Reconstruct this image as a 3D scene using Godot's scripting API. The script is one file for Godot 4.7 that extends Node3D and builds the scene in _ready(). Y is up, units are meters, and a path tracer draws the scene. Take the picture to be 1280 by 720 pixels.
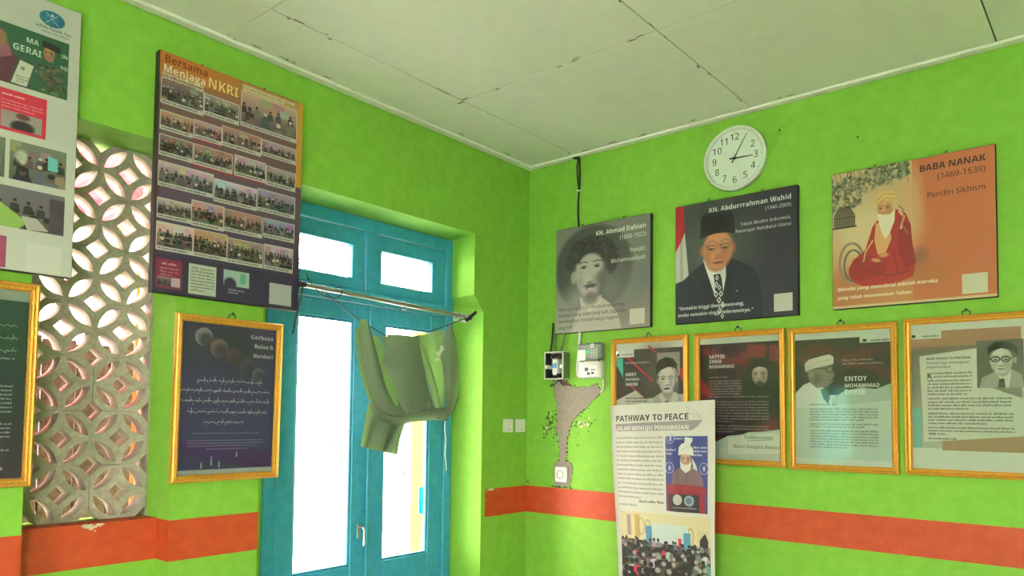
extends Node3D
# A green-painted hall corner: posters, framed prints, a breeze-block opening and a teal double door.

# ---------------------------------------------------------------- painter for the printed sheets
# Flat print only. Units: the sheet's width is 100 units, rows run down.
class Sheet:
	var im: Image
	var w: int
	var h: int
	var s: float
	var rng := RandomNumberGenerator.new()
	var fonts := {}

	func _init(width: int, height: int, ground: Color, seed_value: int, fonts_in: Dictionary):
		w = width
		h = height
		s = width / 100.0
		im = Image.create(w, h, false, Image.FORMAT_RGBA8)
		im.fill(ground)
		rng.seed = seed_value
		fonts = fonts_in

	func rect(x: float, y: float, ww: float, hh: float, c: Color):
		im.fill_rect(Rect2i(roundi(x * s), roundi(y * s), maxi(1, roundi(ww * s)), maxi(1, roundi(hh * s))), c)

	func mixpix(px: int, py: int, c: Color, a: float):
		if px < 0 or py < 0 or px >= w or py >= h:
			return
		im.set_pixel(px, py, im.get_pixel(px, py).lerp(Color(c.r, c.g, c.b), a))

	func grad(x: float, y: float, ww: float, hh: float, c0: Color, c1: Color, across := false):
		var n := int((ww if across else hh) * s) + 1
		for i in n:
			var c := c0.lerp(c1, float(i) / maxf(1.0, n - 1))
			if across:
				im.fill_rect(Rect2i(int(x * s) + i, int(y * s), 1, int(hh * s) + 1), c)
			else:
				im.fill_rect(Rect2i(int(x * s), int(y * s) + i, int(ww * s) + 1, 1), c)

	func blob(cx: float, cy: float, rx: float, ry: float, c: Color, soft := 0.25, rot := 0.0):
		var r := maxf(rx, ry) * s
		var x0 := maxi(0, int(cx * s - r))
		var x1 := mini(w - 1, int(cx * s + r) + 1)
		var y0 := maxi(0, int(cy * s - r))
		var y1 := mini(h - 1, int(cy * s + r) + 1)
		var co := cos(rot)
		var si := sin(rot)
		for py in range(y0, y1 + 1):
			for px in range(x0, x1 + 1):
				var dx := px + 0.5 - cx * s
				var dy := py + 0.5 - cy * s
				var a := (dx * co + dy * si) / (rx * s)
				var b := (dy * co - dx * si) / (ry * s)
				var d := sqrt(a * a + b * b)
				if d < 1.0:
					var k := clampf((1.0 - d) / maxf(soft, 0.01), 0.0, 1.0) * c.a
					im.set_pixel(px, py, im.get_pixel(px, py).lerp(Color(c.r, c.g, c.b), k))

	func poly(points: Array, c: Color):
		var lo := 1e9
		var hi := -1e9
		for p in points:
			lo = minf(lo, p[1])
			hi = maxf(hi, p[1])
		for py in range(maxi(0, int(lo * s)), mini(h - 1, int(hi * s)) + 1):
			var y := (py + 0.5) / s
			var xs := []
			for i in points.size():
				var a = points[i]
				var b = points[(i + 1) % points.size()]
				if (a[1] <= y) != (b[1] <= y):
					xs.append(a[0] + (y - a[1]) / (b[1] - a[1]) * (b[0] - a[0]))
			xs.sort()
			for i in range(0, xs.size() - 1, 2):
				var xa := maxi(0, roundi(xs[i] * s))
				var xb := mini(w, roundi(xs[i + 1] * s))
				if xb > xa:
					if c.a > 0.99:
						im.fill_rect(Rect2i(xa, py, xb - xa, 1), c)
					else:
						for px in range(xa, xb):
							mixpix(px, py, c, c.a)

	func line(points: Array, width: float, c: Color):
		for i in points.size() - 1:
			var a := Vector2(points[i][0], points[i][1]) * s
			var b := Vector2(points[i + 1][0], points[i + 1][1]) * s
			var n := maxi(1, int(a.distance_to(b)))
			for k in n + 1:
				var p := a.lerp(b, float(k) / n)
				var r := width * s * 0.5
				im.fill_rect(Rect2i(int(p.x - r), int(p.y - r), maxi(1, int(2 * r)), maxi(1, int(2 * r))), c)

	func ring(cx: float, cy: float, rx: float, ry: float, width: float, c: Color):
		var pts := []
		for i in 41:
			pts.append([cx + rx * cos(i * TAU / 40), cy + ry * sin(i * TAU / 40)])
		line(pts, width, c)

	# writing that fills the span x0..x1 on the given baseline
	func text(t: String, x0: float, x1: float, base: float, c: Color, font := "bold", slant := 0.0):
		var ts := TextServerManager.get_primary_interface()
		var rid: RID = fonts[font]
		var size := 40
		for turn in 2:
			var st := ts.create_shaped_text()
			ts.shaped_text_add_string(st, t, [rid], size)
			ts.shaped_text_shape(st)
			if turn == 0:
				size = maxi(6, roundi(40.0 * (x1 - x0) * s / maxf(1.0, ts.shaped_text_get_size(st).x)))
			else:
				var squeeze := (x1 - x0) * s / maxf(1.0, ts.shaped_text_get_size(st).x)
				var pen := x0 * s
				for g in ts.shaped_text_get_glyphs(st):
					var key := Vector2i(size, 0)
					ts.font_render_glyph(g.font_rid, key, g.index)
					var gs := ts.font_get_glyph_size(g.font_rid, key, g.index)
					if gs.x > 0:
						var box := ts.font_get_glyph_uv_rect(g.font_rid, key, g.index)
						var off := ts.font_get_glyph_offset(g.font_rid, key, g.index)
						var sheet := ts.font_get_texture_image(g.font_rid, key, ts.font_get_glyph_texture_idx(g.font_rid, key, g.index))
						for gy in int(box.size.y):
							var py := int(base * s + off.y) + gy
							var lean := -(off.y + gy) * slant
							for gx in int(box.size.x):
								var a := sheet.get_pixel(int(box.position.x) + gx, int(box.position.y) + gy).a
								if a > 0.02:
									mixpix(int(pen + (off.x + g.offset.x + gx) * squeeze + lean), py, c, a)
					pen += g.advance * squeeze
			ts.free_rid(st)

	# rows of words too small to read
	func rows(x0: float, y0: float, x1: float, n: int, step: float, tall: float, c: Color, last := 0.6):
		for i in n:
			var end := x1 if i < n - 1 else x0 + (x1 - x0) * last
			var x := x0
			while x < end:
				var word := rng.randf_range(1.6, 6.0) * tall
				var k := x
				while k < minf(x + word, end):
					var up := tall * (1.25 if rng.randf() < 0.22 else 0.85)
					rect(k, y0 + i * step - up, tall * 0.45, up, c)
					k += tall * 0.68
				x += word + tall * 0.8

	# flowing script strokes in a row, drawn with a broad nib
	func script_row(x0: float, x1: float, y: float, tall: float, c: Color):
		var x := x1
		while x > x0:
			var span := rng.randf_range(1.6, 3.4) * tall
			var pts := []
			for i in 13:
				var t := i / 12.0
				pts.append([x - t * span, y - absf(sin(t * PI * rng.randf_range(1.6, 2.4))) * tall * 0.45 + (tall * 0.5 * t * t if rng.randf() < 0.2 else 0.0)])
			line(pts, tall * 0.16, c)
			if rng.randf() < 0.6:
				line([[x - span * 0.3, y - tall * 1.15], [x - span * 0.33, y]], tall * 0.14, c)
			for k in 3:
				rect(x - rng.randf() * span, y + rng.randf_range(-1.3, 0.7) * tall, tall * 0.16, tall * 0.16, c)
			x -= span + tall * 0.3

	# a small photograph of a group of people
	func crowd(x: float, y: float, ww: float, hh: float, top: Color, low: Color, n: int, dark := 0.5):
		grad(x, y, ww, hh * 0.55, top, top.lerp(low, 0.5))
		grad(x, y + hh * 0.55, ww, hh * 0.45, top.lerp(low, 0.6), low)
		for i in 5:
			var bx := x + rng.randf() * ww * 0.8
			rect(bx, y + rng.randf() * hh * 0.2, minf(ww * rng.randf_range(0.08, 0.25), x + ww - bx), hh * rng.randf_range(0.15, 0.35), top.lerp(Color(rng.randf(), rng.randf(), rng.randf()), 0.28))
		for row in 3:
			var m := int(n / (1.0 + row * 0.35))
			var size := hh * (0.10 + 0.05 * row)
			for i in m:
				var px := x + (i + rng.randf_range(0.2, 0.8)) * ww / m
				var py := y + hh * (0.38 + 0.2 * row + rng.randf_range(-0.04, 0.04))
				var shirt := Color.from_hsv(rng.randf(), 0.35 * rng.randf(), rng.randf_range(0.08, 0.9 - dark * 0.6))
				var bw := minf(size * 1.1, minf(px - x, x + ww - px))
				if bw < size * 0.3:
					continue
				poly([[px - bw, minf(py + size * 2.6, y + hh)], [px - bw * 0.8, py + size * 0.6], [px, py + size * 0.3], [px + bw * 0.8, py + size * 0.6], [px + bw, minf(py + size * 2.6, y + hh)]], shirt)
				blob(px, py, minf(size * 0.5, bw), size * 0.62, Color(0.55, 0.42, 0.34).lerp(Color(0.3, 0.24, 0.2), rng.randf()), 0.4)
				blob(px, py - size * 0.35, minf(size * 0.5, bw), size * 0.4, Color(0.1, 0.09, 0.09) if rng.randf() < 0.75 else Color(0.8, 0.78, 0.75), 0.3)

	# a face looking out of the sheet, c = skin, d = its dark tone; width fw, height fh
	func face(cx: float, cy: float, fw: float, fh: float, c: Color, d: Color, tilt := 0.0):
		blob(cx, cy, fw * 0.5, fh * 0.52, c, 0.18)
		blob(cx + fw * 0.24, cy + fh * 0.1, fw * 0.26, fh * 0.38, Color(d.r, d.g, d.b, 0.45), 0.9)
		blob(cx - fw * 0.3, cy + fh * 0.16, fw * 0.16, fh * 0.26, Color(d.r, d.g, d.b, 0.3), 0.9)
		blob(cx - fw * 0.05, cy - fh * 0.28, fw * 0.3, fh * 0.14, Color(c.r * 1.12, c.g * 1.12, c.b * 1.12, 0.6), 0.9)
		for k in [-1.0, 1.0]:
			var ex: float = cx + k * fw * 0.21 + tilt * fw
			blob(ex, cy - fh * 0.04, fw * 0.15, fh * 0.06, Color(d.r, d.g, d.b, 0.7), 0.8)
			blob(ex, cy - fh * 0.03, fw * 0.09, fh * 0.025, Color(0.08, 0.07, 0.07, 0.95), 0.5)
			line([[ex - fw * 0.13, cy - fh * 0.1], [ex, cy - fh * 0.13], [ex + fw * 0.13, cy - fh * 0.1]], fh * 0.025, d.darkened(0.5))
		blob(cx + tilt * fw, cy + fh * 0.1, fw * 0.1, fh * 0.14, Color(c.r * 1.1, c.g * 1.1, c.b * 1.1, 0.6), 0.8)
		blob(cx + tilt * fw, cy + fh * 0.19, fw * 0.15, fh * 0.035, Color(d.r, d.g, d.b, 0.9), 0.7)
		blob(cx + tilt * fw, cy + fh * 0.3, fw * 0.19, fh * 0.03, d.darkened(0.35), 0.6)
		blob(cx + tilt * fw, cy + fh * 0.35, fw * 0.14, fh * 0.025, Color(c.r, c.g * 0.85, c.b * 0.85), 0.8)

	func spectacles(cx: float, cy: float, fw: float, c: Color, thick: float):
		ring(cx - fw * 0.24, cy, fw * 0.2, fw * 0.15, thick, c)
		ring(cx + fw * 0.24, cy, fw * 0.2, fw * 0.15, thick, c)
		line([[cx - fw * 0.05, cy], [cx + fw * 0.05, cy]], thick, c)
		line([[cx - fw * 0.44, cy], [cx - fw * 0.54, cy - fw * 0.03]], thick, c)
		line([[cx + fw * 0.44, cy], [cx + fw * 0.54, cy - fw * 0.03]], thick, c)

	func grain(amount: float):
		var data := im.get_data()
		for i in range(0, data.size(), 4):
			var k := int(rng.randf_range(-amount, amount))
			data[i] = clampi(data[i] + k, 0, 255)
			data[i + 1] = clampi(data[i + 1] + k, 0, 255)
			data[i + 2] = clampi(data[i + 2] + k, 0, 255)
		im = Image.create_from_data(w, h, false, Image.FORMAT_RGBA8, data)

	func texture() -> ImageTexture:
		return ImageTexture.create_from_image(im)


# ---------------------------------------------------------------- helpers
var M := {}
var F := {}
var taken := {}


func col(r: float, g: float, b: float) -> Color:
	return Color(r / 255.0, g / 255.0, b / 255.0)


func numbered(called: String) -> String:
	var n: int = taken.get(called, 0)
	taken[called] = n + 1
	return called if n == 0 else "%s_%03d" % [called, n]


func tool_() -> SurfaceTool:
	var st := SurfaceTool.new()
	st.begin(Mesh.PRIMITIVE_TRIANGLES)
	st.set_smooth_group(-1)
	return st


func tri(st: SurfaceTool, a: Vector3, b: Vector3, c: Vector3, inside: Vector3):
	# front faces run clockwise; turn the face so that it looks away from the point inside
	if (b - a).cross(c - a).dot((a + b + c) / 3.0 - inside) > 0.0:
		var t := b
		b = c
		c = t
	st.add_vertex(a)
	st.add_vertex(b)
	st.add_vertex(c)


func quad(st: SurfaceTool, a: Vector3, b: Vector3, c: Vector3, d: Vector3, inside: Vector3):
	tri(st, a, b, c, inside)
	tri(st, a, c, d, inside)


func box(st: SurfaceTool, lo: Vector3, hi: Vector3, bevel := 0.0):
	var mid := (lo + hi) * 0.5
	var e := (hi - lo) * 0.5
	if bevel <= 0.0:
		for ax in 3:
			for sg in [-1.0, 1.0]:
				var p := []
				for k in [[-1, -1], [1, -1], [1, 1], [-1, 1]]:
					var v := Vector3.ZERO
					v[ax] = e[ax] * sg
					v[(ax + 1) % 3] = e[(ax + 1) % 3] * k[0]
					v[(ax + 2) % 3] = e[(ax + 2) % 3] * k[1]
					p.append(mid + v)
				quad(st, p[0], p[1], p[2], p[3], mid)
		return
	var b := minf(bevel, minf(e.x, minf(e.y, e.z)) * 0.9)
	for ax in 3:
		var u := (ax + 1) % 3
		var w := (ax + 2) % 3
		for sg in [-1.0, 1.0]:
			var p := []
			for k in [[-1, -1], [1, -1], [1, 1], [-1, 1]]:
				var v := Vector3.ZERO
				v[ax] = e[ax] * sg
				v[u] = (e[u] - b) * k[0]
				v[w] = (e[w] - b) * k[1]
				p.append(mid + v)
			quad(st, p[0], p[1], p[2], p[3], mid)
		for k in [[-1, -1], [1, -1], [1, 1], [-1, 1]]:
			var p := []
			for j in [[0, -1], [0, 1], [1, 1], [1, -1]]:
				var v := Vector3.ZERO
				v[ax] = (e[ax] - b) * j[1]
				v[u] = (e[u] - (b if j[0] == 0 else 0.0)) * k[0]
				v[w] = (e[w] - (0.0 if j[0] == 0 else b)) * k[1]
				p.append(mid + v)
			quad(st, p[0], p[1], p[2], p[3], mid)
	for i in 8:
		var sgn := Vector3(1 if i & 1 else -1, 1 if i & 2 else -1, 1 if i & 4 else -1)
		var p := []
		for ax in 3:
			var v := (e - Vector3(b, b, b)) * sgn
			v[ax] = e[ax] * sgn[ax]
			p.append(mid + v)
		tri(st, p[0], p[1], p[2], mid)


func tube(st: SurfaceTool, pts: Array, r: float, sides := 8, caps := true):
	st.set_smooth_group(0)
	var up := Vector3.UP
	var rings := []
	for i in pts.size():
		var d: Vector3 = (pts[mini(i + 1, pts.size() - 1)] - pts[maxi(i - 1, 0)]).normalized()
		if absf(d.dot(up)) > 0.95:
			up = Vector3.RIGHT if absf(d.x) < 0.9 else Vector3.BACK
		var a := d.cross(up).normalized()
		var b := a.cross(d).normalized()
		up = b
		var ring := []
		for k in sides:
			ring.append(pts[i] + (a * cos(k * TAU / sides) + b * sin(k * TAU / sides)) * r)
		rings.append(ring)
	for i in pts.size() - 1:
		var mid: Vector3 = (pts[i] + pts[i + 1]) * 0.5
		for k in sides:
			quad(st, rings[i][k], rings[i][(k + 1) % sides], rings[i + 1][(k + 1) % sides], rings[i + 1][k], mid)
	if caps:
		st.set_smooth_group(-1)
		for k in range(1, sides - 1):
			tri(st, rings[0][0], rings[0][k], rings[0][k + 1], pts[1])
			tri(st, rings[-1][0], rings[-1][k], rings[-1][k + 1], pts[-2])
	st.set_smooth_group(-1)


# profile of [radius, height] turned round the z axis through at
func lathe(st: SurfaceTool, at: Vector3, profile: Array, seg := 24, smooth := true):
	st.set_smooth_group(0 if smooth else -1)
	for i in profile.size() - 1:
		for k in seg:
			var a := k * TAU / seg
			var b := (k + 1) * TAU / seg
			var p0 := at + Vector3(cos(a) * profile[i][0], sin(a) * profile[i][0], profile[i][1])
			var p1 := at + Vector3(cos(b) * profile[i][0], sin(b) * profile[i][0], profile[i][1])
			var p2 := at + Vector3(cos(b) * profile[i + 1][0], sin(b) * profile[i + 1][0], profile[i + 1][1])
			var p3 := at + Vector3(cos(a) * profile[i + 1][0], sin(a) * profile[i + 1][0], profile[i + 1][1])
			for f in [[p0, p1, p2], [p0, p2, p3]]:
				if f[0] != f[1] and f[1] != f[2] and f[0] != f[2]:
					st.add_vertex(f[0])
					st.add_vertex(f[2])
					st.add_vertex(f[1])
	st.set_smooth_group(-1)


# a flat outline (x, y) given thickness from z0 to z1
func slab(st: SurfaceTool, outline: PackedVector2Array, z0: float, z1: float):
	var idx := Geometry2D.triangulate_polygon(outline)
	for i in range(0, idx.size(), 3):
		var a := outline[idx[i]]
		var b := outline[idx[i + 1]]
		var c := outline[idx[i + 2]]
		for z in [z0, z1]:
			tri(st, Vector3(a.x, a.y, z), Vector3(b.x, b.y, z), Vector3(c.x, c.y, z), Vector3(a.x, a.y, (z0 + z1) * 0.5))
	for i in outline.size():
		var a := outline[i]
		var b := outline[(i + 1) % outline.size()]
		st.add_vertex(Vector3(a.x, a.y, z0))
		st.add_vertex(Vector3(b.x, b.y, z0))
		st.add_vertex(Vector3(b.x, b.y, z1))
		st.add_vertex(Vector3(a.x, a.y, z0))
		st.add_vertex(Vector3(b.x, b.y, z1))
		st.add_vertex(Vector3(a.x, a.y, z1))


func build(st: SurfaceTool, called: String, material: Material, parent: Node = null) -> MeshInstance3D:
	st.generate_normals()
	return put(st.commit(), called, material, parent)


func put(mesh: Mesh, called: String, material: Material, parent: Node = null) -> MeshInstance3D:
	var o := MeshInstance3D.new()
	o.mesh = mesh
	o.material_override = material
	if parent:
		o.name = called
		parent.add_child(o, true)
	else:
		o.name = numbered(called)
		add_child(o, true)
	return o


func base(called: String, where := Vector3.ZERO, turn := 0.0) -> Node3D:
	var o := Node3D.new()
	o.name = numbered(called)
	add_child(o, true)
	o.position = where
	o.rotation.y = turn
	return o


func tag(o: Node, label: String, category: String, group := "") -> Node:
	o.set_meta("label", label)
	o.set_meta("category", category)
	if group != "":
		o.set_meta("group", group)
	return o


func structure(o: Node) -> Node:
	o.set_meta("kind", "structure")
	return o


func onebox(lo: Vector3, hi: Vector3, called: String, material: Material, parent: Node = null, bevel := 0.0) -> MeshInstance3D:
	var st := tool_()
	box(st, lo, hi, bevel)
	return build(st, called, material, parent)


func mat(c: Color, rough := 0.7, metal := 0.0) -> StandardMaterial3D:
	var m := StandardMaterial3D.new()
	m.albedo_color = c
	m.roughness = rough
	m.metallic = metal
	return m


# a colour that varies in patches and grain, from world-space noise
func mottled(c: Color, spread: float, scale: float, rough: float, relief := 0.0, seed_value := 1, octaves := 5) -> StandardMaterial3D:
	var m := StandardMaterial3D.new()
	var n := FastNoiseLite.new()
	n.seed = seed_value
	n.frequency = 0.02
	n.fractal_octaves = octaves
	n.fractal_gain = 0.62
	var t := NoiseTexture2D.new()
	t.width = 512
	t.height = 512
	t.seamless = true
	t.noise = n
	var g := Gradient.new()
	g.set_color(0, c.darkened(spread))
	g.set_color(1, c.lightened(spread))
	t.color_ramp = g
	m.albedo_texture = t
	m.uv1_triplanar = true
	m.uv1_world_triplanar = true
	m.uv1_scale = Vector3.ONE * scale
	m.roughness = rough
	if relief > 0.0:
		var n2 := FastNoiseLite.new()
		n2.seed = seed_value + 7
		n2.frequency = 0.09
		n2.fractal_octaves = 4
		var t2 := NoiseTexture2D.new()
		t2.width = 512
		t2.height = 512
		t2.seamless = true
		t2.noise = n2
		m.heightmap_enabled = true
		m.heightmap_texture = t2
		m.heightmap_scale = relief
	return m


func print_mat(sheet: Sheet, rough := 0.55) -> StandardMaterial3D:
	var m := StandardMaterial3D.new()
	m.albedo_texture = sheet.texture()
	m.albedo_color = col(226, 224, 220)
	m.roughness = rough
	m.texture_repeat = false
	return m


func pane_mat(tint: Color, alpha: float) -> StandardMaterial3D:
	var m := StandardMaterial3D.new()
	m.albedo_color = Color(tint.r, tint.g, tint.b, alpha)
	m.transparency = BaseMaterial3D.TRANSPARENCY_ALPHA
	m.roughness = 0.0
	return m


func sheet(w: int, h: int, ground: Color, seed_value: int) -> Sheet:
	return Sheet.new(w, h, ground, seed_value, F)


func print_dahlan() -> Sheet:
	var p := sheet(620, 604, col(150, 147, 142), 101)
	p.grad(0, 0, 100, 98, col(128, 128, 122), col(168, 162, 154))
	p.blob(90, 55, 60, 60, Color(0.42, 0.43, 0.42, 0.8), 0.9)
	# dark oval behind the sitter
	p.blob(41, 40, 44, 42, Color(0.30, 0.31, 0.29, 1.0), 0.12)
	p.blob(60, 62, 34, 40, Color(0.45, 0.46, 0.44, 0.8), 0.9)
	p.blob(25, 70, 26, 22, Color(0.55, 0.54, 0.51, 0.9), 0.8)
	# white coat
	p.poly([[18, 98], [22, 84], [27, 76], [33, 71], [40, 76], [51, 68], [60, 74], [68, 84], [72, 98]], col(188, 182, 174))
	p.poly([[27, 66], [29, 74], [38, 80], [48, 75], [51, 66]], col(206, 200, 192))
	p.blob(39, 66, 12, 10, col(120, 116, 108), 0.5)
	# ear, face
	p.blob(20.5, 47, 4, 7, col(150, 146, 138), 0.3)
	p.face(37.5, 44, 33, 47, col(172, 167, 158), col(98, 96, 90), 0.02)
	p.blob(50, 50, 6, 18, Color(0.30, 0.30, 0.29, 0.7), 0.8)
	# curly hair
	p.blob(40, 24, 26, 15, col(44, 45, 42), 0.2)
	p.blob(39, 37, 14.5, 12, col(172, 167, 158), 0.25)
	var r := p.rng
	for i in 190:
		var a := r.randf_range(PI * 0.97, PI * 2.08)
		var q := r.randf_range(0.70, 1.08)
		p.blob(40 + cos(a) * 25 * q, 34 + sin(a) * 20 * q, r.randf_range(2.2, 4.2), r.randf_range(2.0, 3.6), Color.from_hsv(0.2, 0.04, r.randf_range(0.13, 0.27)), 0.5)
	p.blob(61, 37, 7, 12, col(46, 47, 44), 0.4)
	p.blob(17, 36, 4, 7, col(52, 52, 50), 0.4)
	for k in [31.5, 46.0]:
		p.blob(k, 38, 5, 2.6, Color(0.38, 0.37, 0.35, 0.8), 0.8)
		p.blob(k, 39, 2.8, 1.2, col(34, 33, 32), 0.4)
		p.line([[k - 4.5, 35], [k, 33.6], [k + 4.5, 35]], 0.9, col(62, 60, 57))
	p.spectacles(39, 39, 26, col(176, 172, 164), 0.35)
	p.line([[26, 36.5], [52, 36]], 0.4, col(200, 196, 186))
	# moustache, beard
	p.blob(39, 56, 9, 2.2, col(62, 61, 58), 0.5)
	p.blob(39, 58.8, 5, 1.3, col(178, 172, 164), 0.5)
	p.blob(39, 65, 8, 4.5, Color(0.32, 0.31, 0.30, 0.7), 0.7)
	p.grain(5)
	var white := col(238, 238, 232)
	p.text("KH. Ahmad Dahlan", 44.3, 96, 11.5, white, "bold")
	p.text("(1868-1923)", 69.8, 96, 18.6, white, "plain")
	p.text("Pendiri", 80, 95.5, 31, white, "plain")
	p.text("Muhammadiyah", 60.6, 95.8, 38.5, white, "plain")
	var ink := col(52, 46, 52)
	p.text("“Apa saja yang bisa membuat seseorang", 2.5, 75, 77, ink, "plain", 0.22)
	p.text("menjadi orang Islam yang baik, juga bisa", 2.5, 76, 82.6, ink, "plain", 0.22)
	p.text("membuatnya menjadi warga negara", 2.5, 68, 88.2, ink, "plain", 0.22)
	p.text("yang baik.”", 2.5, 21.5, 93.8, ink, "plain", 0.22)
	p.rect(80, 81, 15, 13.5, col(206, 202, 194))
	return p


func print_wahid() -> Sheet:
	var p := sheet(620, 604, col(44, 43, 58), 103)
	p.grad(0, 0, 66, 98, col(66, 70, 68), col(50, 52, 58))
	p.grad(50, 0, 50, 98, col(52, 52, 62), col(46, 43, 60), true)
	p.blob(58, 40, 22, 34, Color(0.29, 0.31, 0.30, 0.8), 0.9)
	p.blob(30, 40, 30, 36, Color(0.36, 0.39, 0.36, 0.8), 0.8)
	# flag
	p.poly([[0, 0], [7.5, 0], [8.3, 22], [5, 30], [1, 36], [0, 38]], col(176, 26, 42))
	p.poly([[8.3, 22], [12, 60], [0, 64], [0, 38], [1, 36], [5, 30]], col(196, 194, 188))
	p.poly([[4, 31], [6, 28], [7, 62], [4.5, 63]], col(168, 166, 162))
	# suit
	p.poly([[0, 98], [0, 68], [12, 58], [22, 51], [30, 48], [46, 48], [56, 52], [66, 58], [72, 70], [74, 98]], col(30, 34, 50))
	p.poly([[22, 51], [30, 48], [36, 80], [34, 98], [28, 98], [24, 70]], col(22, 25, 38))
	p.poly([[46, 48], [52, 51], [50, 70], [42, 98], [38, 98], [40, 80]], col(24, 27, 42))
	p.poly([[24.5, 47], [44, 48], [44, 62], [41, 80], [35, 78], [28, 58]], col(214, 216, 218))
	p.poly([[24.5, 47], [28, 58], [33, 66], [36, 60]], col(230, 230, 230))
	p.poly([[44, 48], [44, 60], [40, 66], [37, 60]], col(196, 198, 204))
	# tie
	p.poly([[33.5, 60], [39, 60], [40.5, 64], [43.5, 90], [41, 97], [36, 90], [34.5, 66]], col(34, 34, 40))
	for k in [[36.5, 63, 1.6], [36, 68.5, 1.8], [38.6, 71, 1.6], [35.6, 76, 2.0], [39.8, 76, 1.9], [38.2, 81, 2.0], [41.2, 85, 2.0], [38.8, 89.5, 2.0], [41, 94, 1.5]]:
		p.poly([[k[0], k[1] - k[2] * 1.5], [k[0] + k[2], k[1]], [k[0], k[1] + k[2] * 1.5], [k[0] - k[2], k[1]]], col(206, 206, 204))
		p.poly([[k[0], k[1] - k[2] * 0.7], [k[0] + k[2] * 0.5, k[1]], [k[0], k[1] + k[2] * 0.7], [k[0] - k[2] * 0.5, k[1]]], col(60, 60, 66))
	# neck, face, ears
	p.blob(36, 52, 9, 7, col(150, 94, 66), 0.4)
	p.blob(24, 40, 2.6, 5, col(160, 102, 74), 0.3)
	p.blob(50.5, 40, 2.0, 5, col(140, 88, 62), 0.3)
	p.face(37, 40.5, 28, 34, col(198, 134, 98), col(128, 76, 54), 0.01)
	p.blob(33, 45, 4, 4, Color(0.85, 0.60, 0.46, 0.5), 0.9)
	p.blob(45, 46, 4, 4, Color(0.80, 0.54, 0.40, 0.4), 0.9)
	p.blob(38, 45.5, 4.5, 2.6, col(178, 114, 82), 0.5)
	p.blob(38, 51, 5.5, 0.8, col(112, 58, 48), 0.5)
	p.spectacles(38, 36.6, 24, col(124, 92, 66), 0.5)
	p.blob(33, 36.6, 4.2, 3, Color(0.86, 0.66, 0.52, 0.35), 0.6)
	p.blob(43.5, 36.6, 4.2, 3, Color(0.86, 0.66, 0.52, 0.35), 0.6)
	# black cap
	p.poly([[22, 30], [22.5, 15], [24, 11], [31, 9], [44, 9], [49, 11], [51, 16], [51.5, 29], [44, 27.5], [36, 27], [28, 28]], col(18, 18, 20))
	p.poly([[25, 12], [31, 10], [44, 10], [49, 12], [38, 13]], col(36, 36, 38))
	p.blob(53, 75, 1.2, 0.6, col(180, 180, 180), 0.5)
	p.grain(4)
	var white := col(236, 236, 238)
	p.text("KH. Abdurrrahman Wahid", 29.5, 96, 9.6, white, "bold")
	p.text("(1940-2009)", 76, 95.8, 15, white, "plain")
	p.text("Tokoh Muslim Indonesia,", 56, 95.5, 24.5, white, "plain")
	p.text("Pemimpin Nahdlatul Ulama", 52, 95.8, 29.6, white, "plain")
	p.text("“Semakin tinggi ilmu seseorang,", 2.4, 59, 86.5, white, "bold", 0.2)
	p.text("maka semakin tinggi toleransinya.”", 2.0, 66, 92, white, "bold", 0.2)
	p.rect(82.3, 80.5, 14, 13.5, col(196, 196, 190))
	return p


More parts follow.
